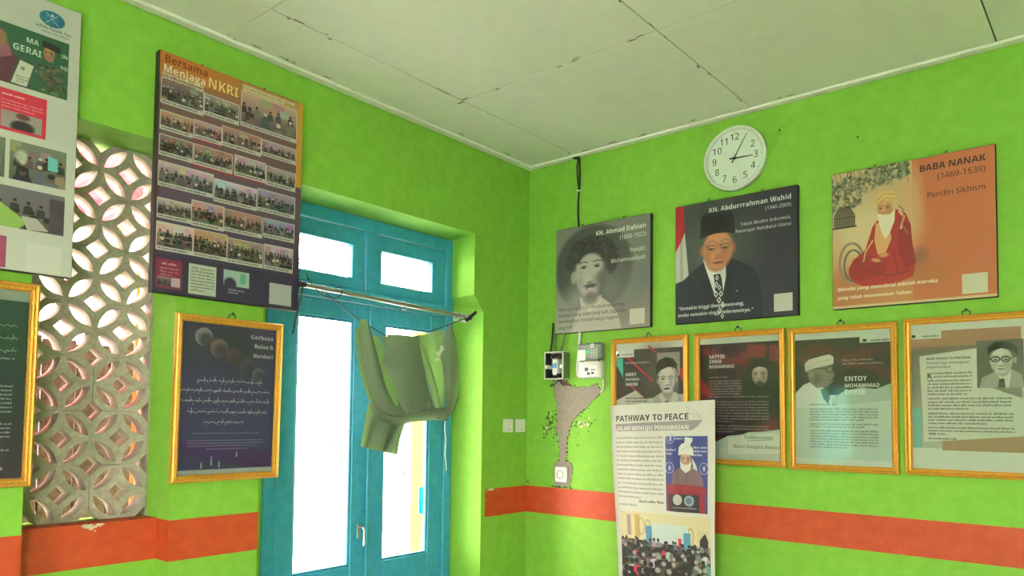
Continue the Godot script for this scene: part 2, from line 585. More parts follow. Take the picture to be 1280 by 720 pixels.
func print_nanak() -> Sheet:
	var p := sheet(620, 608, col(190, 104, 62), 105)
	p.grad(40, 0, 60, 98, col(204, 112, 72), col(190, 106, 60))
	p.grad(0, 0, 52, 98, col(206, 178, 136), col(190, 124, 74))
	p.blob(24, 45, 40, 34, Color(0.86, 0.78, 0.62, 0.9), 0.7)
	p.blob(52, 30, 9, 34, Color(0.84, 0.66, 0.48, 0.8), 0.6)
	p.blob(10, 85, 30, 18, Color(0.70, 0.45, 0.26, 0.8), 0.7)
	p.blob(56, 78, 26, 14, Color(0.68, 0.43, 0.22, 0.8), 0.8)
	# foliage
	var r := p.rng
	for i in 420:
		var x := r.randf_range(-2, 50)
		var y := r.randf_range(-2, 24 - x * 0.3) + (6 if x < 20 else 0)
		p.blob(x, y, r.randf_range(0.8, 2.4), r.randf_range(0.6, 1.5), Color.from_hsv(r.randf_range(0.14, 0.32), r.randf_range(0.1, 0.3), r.randf_range(0.24, 0.66), 0.75), 0.4, r.randf() * PI)
	for i in 16:
		var x := r.randf_range(0, 50)
		p.line([[x, 0], [x + r.randf_range(-5, 4), r.randf_range(8, 20)]], 0.4, col(92, 84, 62))
	# cage
	p.line([[9, 14], [9, 24]], 0.5, col(60, 54, 44))
	p.poly([[1, 40], [1, 32], [3, 27], [8, 24.5], [13, 27], [15.5, 32], [15.5, 40]], col(120, 108, 84))
	for i in 9:
		p.line([[1.2 + i * 1.75, 40], [1.6 + i * 1.7, 31], [8 + (i - 4) * 0.6, 25]], 0.45, col(46, 42, 36))
	p.line([[0.5, 40], [16, 40]], 1.0, col(46, 42, 36))
	p.line([[1, 33], [15.5, 33]], 0.6, col(46, 42, 36))
	# bolster
	p.ring(13, 66, 8, 14, 1.6, col(150, 128, 108))
	p.ring(14, 68, 6, 11, 1.2, col(110, 96, 84))
	# robe
	p.poly([[11, 70], [14, 64], [22, 58], [27, 42], [31, 37], [42, 32], [48, 36], [51, 44], [52, 58], [54, 70], [52, 80], [40, 84], [22, 84], [14, 80], [11, 75]], col(170, 40, 34))
	p.poly([[11, 70], [14, 64], [26, 62], [36, 68], [34, 76], [18, 80], [12, 76]], col(152, 30, 30))
	p.poly([[44, 38], [51, 44], [52, 60], [54, 70], [48, 76], [43, 60]], col(146, 30, 30))
	p.line([[40, 62], [43, 76]], 0.8, col(120, 24, 24))
	p.line([[22, 72], [36, 78], [50, 76]], 0.8, col(124, 24, 26))
	p.line([[27, 52], [22, 60], [21, 66]], 0.9, col(214, 170, 120))
	p.line([[44, 34], [47, 38], [45, 46]], 1.2, col(226, 182, 130))
	# chest, hands
	p.poly([[29, 40], [37, 40], [39, 52], [35, 62], [30, 62], [28, 52]], col(222, 168, 112))
	p.blob(34, 63, 4, 2, col(206, 142, 100), 0.4)
	p.blob(29, 66, 4, 1.8, col(206, 142, 100), 0.4, 0.3)
	# head
	p.face(35, 30.5, 11, 15, col(214, 154, 108), col(150, 92, 60), -0.05)
	p.poly([[30, 33], [31, 40], [33, 48], [35, 52], [38, 48], [41, 40], [41.5, 32], [38, 35], [34, 35]], col(234, 222, 196))
	p.blob(35, 36, 4.5, 1.6, col(236, 226, 204), 0.5)
	p.poly([[28.5, 27], [29, 22], [33, 18.5], [38, 18], [42, 21], [43, 27], [40, 25.5], [34, 25]], col(226, 184, 116))
	p.line([[29, 25], [35, 20], [42, 22]], 0.6, col(190, 140, 80))
	p.line([[30, 27], [36, 23.5], [42.5, 25]], 0.6, col(190, 140, 80))
	p.line([[44, 30], [47, 34], [46, 44], [49, 50]], 0.8, col(150, 120, 90))
	p.blob(57, 66, 6, 8, Color(0.45, 0.36, 0.26, 0.6), 0.8)
	p.grain(6)
	p.rect(0, 96.3, 100, 1.7, col(206, 180, 140))
	var ink := col(60, 30, 24)
	p.text("BABA NANAK", 56.6, 95, 9.5, ink, "bold")
	p.text("(1469-1539)", 67.4, 95, 16.4, ink, "plain")
	p.text("Pendiri Sikhism", 61, 95, 28, ink, "plain")
	p.text("Mereka yang mencintai adalah mereka", 3, 66.7, 85.5, col(242, 236, 222), "bold", 0.2)
	p.text("yang telah menemukan Tuhan.", 3, 52, 91.5, col(242, 236, 222), "bold", 0.2)
	p.rect(80.6, 82, 14.4, 13, col(206, 198, 176))
	return p


func print_arief() -> Sheet:
	var p := sheet(480, 708, col(206, 214, 202), 107)
	p.rect(0, 9, 100, 128, col(64, 62, 60))
	p.blob(60, 40, 40, 50, Color(0.34, 0.33, 0.31, 0.8), 0.9)
	# red streaks
	for k in [[14, 18, 54, 52, 3.0], [48, 6, 66, 20, 2.2], [20, 56, 40, 72, 2.0], [90, 40, 102, 58, 9.0]]:
		p.poly([[k[0], k[1]], [k[0] + k[4], k[1] - k[4] * 0.6], [k[2] + k[4], k[3] - k[4] * 0.6], [k[2], k[3]]], col(186, 40, 62))
	p.poly([[0, 20], [11, 20], [11, 47], [8, 40], [0, 28]], col(70, 190, 172))
	p.rect(0, 9, 28, 10, col(212, 218, 208))
	p.poly([[0, 76], [14, 70], [30, 63], [44, 74], [100, 68], [100, 138], [0, 138]], col(196, 200, 188))
	# portrait
	p.rect(62, 15, 32, 30, col(150, 148, 140))
	p.poly([[56, 88], [57, 72], [64, 68], [72, 64], [84, 64], [92, 68], [96, 72], [97, 88]], col(176, 174, 166))
	p.poly([[63, 70], [70, 66], [77, 80], [74, 84], [68, 78]], col(206, 204, 196))
	p.poly([[86, 66], [92, 70], [86, 80], [79, 82]], col(200, 198, 190))
	p.poly([[72, 78], [77, 76], [82, 82], [78, 86]], col(60, 58, 56))
	p.blob(77, 66, 9, 9, col(150, 146, 138), 0.4)
	p.blob(63, 52, 2, 4.5, col(160, 156, 150), 0.3)
	p.blob(90, 50, 2, 4.5, col(170, 166, 160), 0.3)
	p.face(76, 50, 26, 36, col(206, 204, 198), col(120, 116, 110), 0.0)
	p.blob(76, 61.5, 6.5, 1.5, col(60, 58, 56), 0.5)
	p.poly([[61, 46], [60, 32], [64, 25], [74, 21], [84, 23], [91, 31], [92, 45], [89, 36], [80, 33], [68, 37], [64, 40]], col(34, 33, 33))
	p.grain(5)
	var white := col(232, 234, 228)
	p.text("Pahlawan Ampera", 14, 50, 28, col(206, 206, 200), "plain")
	p.text("ARIEF", 14.5, 31.5, 44, white, "bold")
	p.text("RAHMAN", 14.5, 35.5, 50, white, "bold")
	p.text("HAKIM", 14.5, 33.5, 57, white, "bold")
	p.rows(9, 16, 26, 1, 3, 1.6, col(70, 72, 70), 1.0)
	p.rect(1.5, 14.2, 4, 3, col(48, 50, 50))
	p.rows(15, 74, 48, 5, 4.2, 1.7, col(56, 56, 54))
	p.rows(15, 97, 86, 8, 4.2, 1.7, col(70, 70, 66))
	return p


func print_sayyid() -> Sheet:
	var p := sheet(480, 708, col(196, 208, 194), 109)
	p.rect(0, 8, 100, 130, col(44, 32, 34))
	# red brush strokes
	for k in [[4, 62, 22, 12, 0.9], [82, 112, 30, 14, -0.5], [30, 128, 30, 8, 0.2], [20, 22, 26, 9, 0.5], [64, 22, 30, 8, -0.3], [50, 30, 20, 6, 0.2]]:
		p.blob(k[0], k[1], k[2], k[3], Color(0.50, 0.10, 0.14, 0.85), 0.6, k[4])
	p.poly([[0, 52], [10, 58], [18, 72], [12, 74], [0, 64]], col(150, 32, 44))
	p.poly([[60, 10], [82, 12], [82, 28], [60, 24]], col(120, 40, 52))
	p.poly([[88, 12], [100, 14], [100, 34], [88, 30]], col(120, 40, 52))
	p.blob(50, 92, 60, 26, Color(0.16, 0.11, 0.12, 0.8), 0.8)
	# portrait
	p.blob(78, 62, 26, 26, col(20, 17, 19), 0.4)
	p.face(76, 47, 21, 26, col(176, 156, 146), col(84, 70, 66), -0.04)
	p.blob(76, 57, 7, 4, Color(0.16, 0.13, 0.13, 0.8), 0.6)
	p.poly([[63, 42], [64, 33], [70, 28], [82, 27], [89, 32], [90, 46], [86, 39], [74, 37]], col(24, 21, 23))
	p.poly([[50, 80], [54, 72], [66, 66], [86, 66], [98, 74], [100, 90], [50, 90]], col(24, 19, 21))
	# torn paper with handwriting
	p.poly([[0, 124], [22, 126], [36, 119], [54, 117], [62, 114], [80, 113], [100, 110], [100, 147], [0, 147]], col(182, 196, 180))
	p.poly([[36, 122], [62, 117], [100, 114], [100, 138], [36, 141]], col(206, 212, 196))
	p.grain(5)
	var white := col(232, 234, 230)
	p.text("SAYYID", 12.5, 33.5, 25.5, white, "bold")
	p.text("SHAH", 12.5, 29, 31.5, white, "bold")
	p.text("MUHAMMAD", 12.5, 45.5, 37.5, white, "bold")
	var pale := col(168, 158, 156)
	p.rows(12.5, 49, 36, 1, 3, 1.3, pale, 1.0)
	p.rows(12.5, 54, 53, 6, 3.1, 1.5, pale, 1.0)
	p.rows(12.5, 73, 86, 1, 3, 1.5, pale, 1.0)
	p.rows(12.5, 79, 86, 8, 3.4, 1.5, pale, 0.4)
	p.rows(12.5, 108, 86, 3, 3.4, 1.5, pale, 0.4)
	p.text("Toekkawahan", 55, 90, 122, col(60, 60, 70), "serif_plain", 0.35)
	p.line([[60, 124.5], [91, 122.5]], 0.5, col(60, 60, 70))
	p.text("Karso bangun kawan", 42, 98, 133, col(60, 60, 70), "serif_plain", 0.35)
	return p


func print_entoy() -> Sheet:
	var p := sheet(480, 706, col(196, 206, 194), 111)
	p.rect(0, 8, 100, 62, col(56, 48, 46))
	for k in [[30, 20, 30, 8, 0.1], [70, 26, 34, 9, -0.2], [88, 44, 24, 8, 0.5], [60, 36, 24, 7, 0.3]]:
		p.blob(k[0], k[1], k[2], k[3], Color(0.46, 0.18, 0.17, 0.7), 0.8, k[4])
	p.blob(60, 52, 40, 12, Color(0.17, 0.13, 0.13, 0.9), 0.7)
	p.rect(0, 24, 22, 10, Color(0.36, 0.24, 0.24))
	p.rect(69, 8, 31, 6.5, col(200, 208, 198))
	# white shawl and page
	p.poly([[0, 68], [10, 62], [18, 54], [28, 62], [40, 74], [52, 66], [70, 62], [84, 64], [100, 58], [100, 140], [0, 140]], col(192, 204, 194))
	p.poly([[40, 74], [52, 66], [70, 62], [84, 64], [100, 58], [100, 76], [40, 82]], col(168, 184, 174))
	p.grad(0, 80, 100, 60, col(190, 203, 192), col(176, 196, 186))
	# man in profile, looking right
	p.poly([[0, 84], [2, 66], [10, 58], [20, 54], [30, 60], [37, 70], [40, 84]], col(206, 212, 204))
	p.poly([[28, 64], [33, 62], [38, 72], [36, 80], [31, 74]], col(70, 96, 92))
	p.poly([[16, 36], [34, 34], [41, 38], [41, 43], [43.5, 49], [41, 51], [41.5, 55], [38, 58], [34, 61], [24, 62], [17, 56], [14, 46]], col(132, 124, 112))
	p.blob(24, 52, 7, 8, Color(0.36, 0.33, 0.29, 0.7), 0.7)
	p.blob(19, 47, 2.2, 4, col(156, 146, 132), 0.3)
	p.poly([[12, 44], [11, 35], [16, 30], [28, 27], [38, 25], [42, 28], [42, 36], [30, 38], [18, 41]], col(208, 208, 196))
	p.line([[14, 39], [28, 33], [41, 30]], 0.7, col(170, 168, 156))
	p.line([[22, 41], [35, 40.5]], 1.2, col(36, 32, 30))
	p.ring(38, 42, 3.4, 3.2, 1.0, col(30, 28, 26))
	p.line([[37, 54], [41, 53.5]], 0.8, col(80, 60, 54))
	p.grain(5)
	var white := col(232, 236, 230)
	p.rows(80, 13, 98, 1, 3, 1.8, col(60, 64, 62), 1.0)
	p.rect(72, 10.5, 4, 3, col(40, 44, 44))
	p.rows(51, 33, 82, 1, 3, 1.6, col(176, 170, 164), 1.0)
	p.rows(51, 37, 92, 1, 3, 1.6, col(176, 170, 164), 1.0)
	p.text("ENTOY", 53, 76, 55, white, "bold")
	p.text("MOHAMMAD", 53, 88.5, 62, white, "bold")
	p.text("TOYIB", 53, 74, 69.5, white, "bold")
	var ink := col(74, 82, 78)
	p.rows(16, 81, 46, 1, 3, 1.4, ink, 1.0)
	p.rows(16, 86, 86, 5, 3.0, 1.5, ink, 0.8)
	p.rows(16, 102.5, 86, 2, 3.0, 1.5, ink, 0.8)
	p.rows(16, 110, 86, 7, 3.0, 1.5, ink, 0.55)
	return p


func print_rudolf() -> Sheet:
	var p := sheet(480, 708, col(204, 212, 200), 113)
	p.rect(0, 8, 94, 118, col(150, 140, 122))
	p.grad(0, 8, 94, 18, col(176, 128, 92), col(148, 108, 78))
	p.grad(0, 24, 60, 8, col(112, 92, 76), col(124, 110, 92))
	p.grad(0, 30, 94, 96, col(118, 112, 98), col(176, 178, 164))
	p.rect(0, 86, 9, 40, col(120, 176, 166))
	p.poly([[27, 117], [96, 112], [96, 128], [27, 128]], col(158, 126, 92))
	p.rect(0, 8, 28, 7.5, col(208, 214, 204))
	p.blob(70, 74, 34, 10, Color(0.36, 0.34, 0.29, 0.6), 0.8)
	# page
	p.poly([[8, 33], [58, 27], [60, 62], [98, 78], [98, 112], [11, 120]], col(204, 204, 190))
	p.poly([[60, 62], [98, 78], [98, 112], [60, 114]], col(196, 200, 186))
	# portrait
	p.rect(58, 20, 38, 46, col(92, 92, 84))
	p.poly([[60, 66], [62, 56], [70, 52], [76, 48], [86, 48], [94, 54], [96, 66]], col(158, 156, 146))
	p.poly([[73, 50], [78, 60], [76, 66], [84, 66], [86, 50]], col(208, 206, 196))
	p.poly([[76, 58], [80, 57], [81, 66], [75, 66]], col(40, 38, 38))
	p.blob(79, 50, 6, 6, col(150, 146, 134), 0.4)
	p.face(78, 40, 20, 27, col(198, 194, 182), col(112, 108, 98), -0.03)
	p.blob(89, 40, 1.8, 3.6, col(160, 156, 146), 0.3)
	p.poly([[67, 34], [67, 26], [73, 22], [84, 22], [91, 27], [91, 36], [88, 31], [78, 28], [70, 31]], col(30, 29, 28))
	p.spectacles(77.5, 38.6, 17, col(30, 28, 28), 0.9)
	p.grain(5)
	var ink := col(44, 44, 42)
	p.rows(11, 13.6, 26, 1, 3, 1.6, col(60, 62, 60), 1.0)
	p.rect(1.5, 11, 3.4, 2.8, col(40, 42, 42))
	p.text("WAGE RUDOLF SUPRATMAN", 14, 53, 37, ink, "bold")
	p.text("Pencipta Lagu Kebangsaan", 14, 52, 41.4, ink, "plain")
	p.text("Indonesia Raya", 14, 35.5, 45.6, ink, "plain")
	p.text("K", 14.5, 19.5, 56, ink, "bold")
	p.rows(20.5, 51.4, 53, 2, 3.4, 1.5, ink, 1.0)
	p.rows(15, 59, 53, 5, 3.4, 1.5, ink, 0.9)
	p.rows(15, 77, 86, 4, 3.4, 1.5, ink, 0.5)
	p.rows(15, 92, 87, 4, 3.2, 1.5, ink, 0.7)
	p.rows(15, 106, 87, 3, 3.2, 1.5, ink, 0.2)
	p.rows(15, 117, 40, 1, 3, 1.3, ink, 1.0)
	return p


func print_gerhana() -> Sheet:
	var p := sheet(480, 704, col(52, 50, 78), 115)
	p.grad(0, 0, 100, 146, col(74, 60, 104), col(58, 48, 108))
	p.blob(50, 20, 70, 40, Color(0.20, 0.17, 0.25, 0.7), 0.9)
	for k in [[22, 14, 9.5, 0.58, 0.56, 0.60], [38, 24, 10, 0.50, 0.38, 0.42], [54, 31, 9, 0.36, 0.25, 0.31], [68, 40, 8.5, 0.30, 0.26, 0.38], [81, 48, 8, 0.38, 0.36, 0.48]]:
		p.blob(k[0], k[1], k[2], k[2], Color(k[3], k[4], k[5]), 0.12)
		p.blob(k[0] + 2.5, k[1] + 3, k[2] * 0.95, k[2] * 0.95, Color(0.22, 0.18, 0.27, 0.75), 0.5)
		for i in 7:
			p.blob(k[0] + p.rng.randf_range(-0.6, 0.3) * k[2], k[1] + p.rng.randf_range(-0.6, 0.4) * k[2], 1.4, 1.1, Color(0.3, 0.27, 0.32, 0.4), 0.8)
	p.grad(0, 122, 100, 18, col(58, 48, 106), col(50, 40, 84))
	p.grain(4)
	var pale := col(216, 216, 226)
	p.text("Gerhana", 71, 97, 12, pale, "serif")
	p.text("Bulan &", 75, 97, 21, pale, "serif")
	p.text("Matahari", 74, 97, 30.5, pale, "serif")
	for k in [[18, 86, 57], [4, 94, 66.5], [3, 95, 76.5], [10, 92, 87], [36, 66, 97]]:
		p.script_row(k[0], k[1], k[2], 3.6, pale)
	var dim := col(150, 150, 172)
	p.rows(14, 107, 84, 1, 3, 1.0, dim, 1.0)
	p.rows(10, 114, 88, 3, 2.6, 1.0, dim, 0.9)
	p.rows(28, 122.4, 70, 1, 2.6, 1.0, dim, 1.0)
	for k in [[24, 138, 4], [34, 136, 7], [42, 138, 4.5], [60, 128, 3]]:
		p.poly([[k[0] - 0.8, k[1] + 2], [k[0] - 0.5, k[1] - k[2]], [k[0] + 0.5, k[1] - k[2]], [k[0] + 0.8, k[1] + 2]], col(186, 176, 196))
	p.rect(0, 141.5, 100, 5.5, col(172, 176, 178))
	return p


func print_leftframe() -> Sheet:
	var p := sheet(480, 728, col(40, 58, 54), 117)
	p.grad(0, 0, 100, 70, col(44, 70, 64), col(40, 54, 58))
	p.grad(0, 70, 100, 82, col(40, 52, 58), col(62, 40, 64))
	p.rect(0, 0, 100, 9, col(150, 158, 152))
	p.blob(60, 40, 50, 40, Color(0.18, 0.30, 0.27, 0.6), 0.9)
	p.grain(4)
	var pale := col(176, 186, 182)
	p.script_row(40, 92, 30, 3.2, pale)
	p.script_row(30, 92, 40, 3.2, pale)
	p.script_row(56, 92, 50, 3.0, pale)
	p.rows(20, 56, 90, 1, 3, 1.2, pale, 1.0)
	p.rows(12, 78, 90, 8, 3.4, 1.2, pale, 0.8)
	p.rows(12, 108, 90, 5, 3.4, 1.2, pale, 0.9)
	p.rows(50, 129, 90, 1, 3, 1.2, pale, 1.0)
	p.blob(84, 143, 2.4, 2.0, col(170, 160, 176), 0.3)
	return p


func print_left() -> Sheet:
	# the right third of the board is in view
	var p := sheet(620, 918, col(206, 206, 200), 119)
	p.grad(0, 0, 100, 148, col(196, 197, 190), col(208, 207, 204))
	# emblem
	p.blob(85.8, 9.2, 6.4, 4.4, col(36, 112, 140), 0.06)
	p.line([[83, 6.6], [89, 12]], 0.4, col(170, 200, 206))
	p.line([[88.6, 6.6], [83, 12]], 0.4, col(170, 200, 206))
	p.blob(85.8, 7.2, 0.9, 0.9, col(190, 212, 216), 0.3)
	p.ring(85.8, 9.2, 2.8, 2.0, 0.3, col(150, 190, 200))
	p.rows(78, 15.4, 95, 1, 3, 1.3, col(120, 140, 140), 1.0)
	p.rows(81, 17.4, 94, 1, 3, 0.9, col(140, 152, 150), 1.0)
	# large photograph
	p.rect(5, 19.5, 89.5, 31.5, col(44, 92, 66))
	p.text("MA", 74, 80, 26.4, col(206, 214, 206), "bold")
	p.text("GERAI", 68, 81.5, 32.2, col(206, 214, 206), "bold")
	p.text("IN", 91, 94.4, 28.6, col(206, 214, 206), "bold")
	p.text("DO", 90.5, 94.4, 35, col(206, 214, 206), "bold")
	var q := p.rng
	for i in 110:
		p.blob(86.5 + q.randfn() * 3.0, 42 + q.randfn() * 4.4, q.randf_range(0.7, 1.6), q.randf_range(0.6, 1.4), Color.from_hsv(q.randf_range(0.06, 0.22), 0.25, q.randf_range(0.16, 0.5)), 0.4)
	p.face(85.0, 28.6, 6, 9, col(176, 124, 96), col(110, 72, 56), -0.04)
	p.poly([[81.4, 25.6], [81.6, 22.2], [90, 23.2], [90.4, 26.8]], col(22, 22, 24))
	p.poly([[50, 51], [55, 33], [64, 30], [70, 36], [70, 51]], col(96, 46, 66))
	p.poly([[60, 30], [66, 30], [68, 36], [60, 40]], col(150, 90, 110))
	p.blob(62, 28, 4, 5, col(150, 108, 84), 0.3)
	p.poly([[70.6, 35.6], [79.2, 37], [76, 51], [66.4, 50.8]], col(70, 76, 68))
	p.poly([[71.6, 36.8], [78, 38], [75, 50.2], [67.8, 50]], col(206, 206, 196))
	p.blob(73, 41, 1.2, 1.2, col(110, 150, 110), 0.4)
	p.rows(70, 46, 76, 3, 1.4, 0.6, col(120, 130, 120))
	p.rect(5, 51, 95, 3.0, col(203, 203, 198))
	# red card
	p.rect(6, 54, 78.8, 21.8, col(206, 40, 70))
	p.rows(64, 57.4, 74, 1, 3, 0.9, col(236, 190, 196), 1.0)
	p.rows(64, 60.4, 83, 3, 1.7, 0.7, col(228, 150, 164), 0.8)
	p.rect(64, 65.4, 18.8, 9, col(160, 150, 150))
	p.blob(74, 72.6, 6.4, 4.0, col(52, 44, 52), 0.3)
	p.blob(74, 67, 4, 2, col(96, 60, 60), 0.4)
	p.rect(60, 74.2, 24.8, 1.6, col(206, 40, 70))
	p.rect(5, 75.8, 95, 4, col(205, 205, 200))
	# lower photographs
	p.crowd(6, 80, 60.6, 20.6, col(120, 130, 110), col(80, 84, 72), 12)
	p.crowd(68.8, 80, 26.6, 20.6, col(122, 128, 116), col(92, 98, 84), 5)
	p.blob(74, 88, 4, 4.6, Color(0.76, 0.76, 0.72, 0.9), 0.5)
	p.poly([[86.5, 84], [91, 85], [91.5, 92], [86.5, 92]], col(110, 190, 200))
	p.crowd(6, 104.6, 89.3, 21.4, col(110, 106, 116), col(112, 96, 104), 14)
	p.poly([[60, 110], [66, 114], [78, 122], [74, 126], [60, 126]], col(150, 186, 96))
	p.poly([[75, 119], [82, 119], [88, 125], [78, 126]], col(186, 180, 178))
	p.rect(88, 107, 7.3, 19, col(74, 66, 82))
	p.rect(5, 131, 63.8, 16.4, col(160, 70, 110))
	p.rect(78, 132.4, 16.4, 15, col(216, 214, 212))
	p.grain(4)
	return p


func print_collage() -> Sheet:
	var p := sheet(640, 935, col(70, 50, 70), 121)
	p.grad(0, 0, 100, 30, col(176, 112, 58), col(128, 92, 84))
	p.grad(0, 30, 100, 60, col(120, 86, 84), col(92, 74, 100))
	p.grad(0, 90, 100, 56, col(86, 66, 96), col(54, 44, 74))
	p.rect(95.5, 0, 4.5, 60, col(206, 150, 60))
	p.grad(0, 20, 1.8, 126, col(110, 70, 64), col(60, 40, 64))
	p.poly([[0, 0], [52, 0], [52, 12], [0, 15]], col(190, 118, 50))
	var h := 146.0
	var r := p.rng
	# u0, v0, u1, v1 of each photograph, with its tone
	var cells := [[1.5, .115, 27.5, .215, 0], [28.5, .118, 51.5, .205, 1], [53.5, .045, 95, .2, 2], [1.5, .25, 21.5, .325, 3], [22.5, .245, 40, .32, 4], [41, .232, 68, .315, 5], [69, .236, 95, .305, 6], [1.5, .35, 21.5, .432, 0], [22.7, .35, 48, .432, 7], [50, .345, 72, .432, 8], [73, .352, 95, .435, 6], [1.5, .462, 35.5, .56, 9], [36.8, .475, 66, .57, 10], [67, .468, 95, .565, 11], [1.5, .615, 22, .692, 12], [22.5, .592, 43, .695, 4], [43.8, .597, 70.4, .69, 5], [72, .597, 95, .68, 11], [1.5, .713, 23.5, .825, 13], [24.3, .713, 46, .825, 3], [46.6, .722, 71.7, .826, 1], [73.2, .716, 94.6, .826, 9]]
	var tones := [[col(126, 110, 98), col(50, 46, 50)], [col(150, 146, 128), col(56, 62, 54)], [col(186, 166, 140), col(80, 76, 80)], [col(176, 150, 112), col(120, 90, 70)], [col(168, 156, 148), col(150, 60, 66)], [col(160, 130, 110), col(120, 92, 86)], [col(166, 158, 150), col(96, 88, 86)], [col(150, 130, 112), col(110, 96, 88)], [col(170, 168, 168), col(100, 112, 124)], [col(190, 180, 178), col(76, 66, 82)], [col(196, 200, 206), col(70, 70, 86)], [col(150, 150, 172), col(80, 76, 108)], [col(176, 172, 170), col(46, 44, 54)], [col(196, 190, 184), col(150, 84, 92)]]
	for i in cells.size():
		var c = cells[i]
		var y0: float = c[1] * h
		var y1: float = c[3] * h
		var tone := [tones[c[4]][0] * Color(1.12, 1.02, 1.12), tones[c[4]][1] * Color(1.15, 1.0, 1.15)]
		if i in [8, 9, 4]:
			p.rect(c[0] - 0.8, y0 - 0.8, c[2] - c[0] + 1.6, y1 - y0 + 2.4, col(170, 46, 76))
		p.rect(c[0] - 0.5, y0 - 0.5, c[2] - c[0] + 1.0, y1 - y0 + 1.0, col(206, 202, 200))
		p.crowd(c[0], y0, c[2] - c[0], y1 - y0 - 2.2, tone[0], tone[1], 9 if i != 2 else 5, 0.6)
		p.rect(c[0] - 0.5, y1 - 2.2, c[2] - c[0] + 1.0, 2.6, col(196, 190, 190))
		p.rows(c[0] + 0.6, y1 - 0.4, c[2] - 1, 1, 2, 0.9, col(100, 90, 96), 0.9)
	p.rect(53.5, 0.045 * h - 5.4, 41.5, 5.2, col(186, 156, 110))
	p.rows(54.5, 0.045 * h - 3.2, 93, 2, 2.2, 1.2, col(236, 226, 206), 0.8)
	p.rect(1.5, 0.088 * h, 26, 3.4, col(196, 176, 156))
	p.rows(2, 0.105 * h, 27, 2, 1.9, 1.0, col(110, 80, 70), 0.8)
	# cards along the foot
	p.rect(0, 0.845 * h, 100, 0.155 * h, col(58, 48, 78))
	p.rect(1.5, 0.86 * h, 16, 0.122 * h, col(132, 44, 76))
	p.rows(5, 0.885 * h, 14, 1, 3, 1.2, col(226, 180, 196), 1.0)
	p.rows(4, 0.903 * h, 15, 3, 2.0, 0.9, col(190, 120, 146), 0.7)
	p.crowd(2.6, 0.935 * h, 8, 5.4, col(140, 120, 130), col(60, 50, 60), 3)
	p.rect(11, 0.935 * h, 5.4, 5.4, col(190, 170, 186))
	p.rect(21.5, 0.862 * h, 18, 0.128 * h, col(190, 196, 186))
	p.rows(23, 0.882 * h, 38, 8, 1.95, 0.9, col(110, 116, 110), 0.6)
	p.rect(44.3, 0.863 * h, 18, 0.07 * h, col(166, 186, 186))
	p.blob(49, 0.925 * h, 5, 5, col(52, 50, 78), 0.3)
	p.rect(44.3, 0.932 * h, 18, 4, col(58, 48, 78))
	p.rect(56, 0.872 * h, 4, 6.5, col(110, 170, 140))
	p.rows(48, 0.952 * h, 59, 2, 1.8, 0.9, col(170, 166, 190), 0.6)
	p.rect(77.4, 0.888 * h, 17, 0.098 * h, col(188, 186, 192))
	p.grain(6)
	p.text("Bersama", 2.5, 30.5, 6.4, col(132, 40, 26), "bold")
	p.text("Menjaga", 2.0, 29, 12.4, col(236, 228, 210), "bold")
	p.text("NKRI", 30.6, 52, 12.6, col(122, 62, 22), "bold")
	p.text("NKRI", 30, 51.4, 12.2, col(240, 214, 150), "bold")
	return p


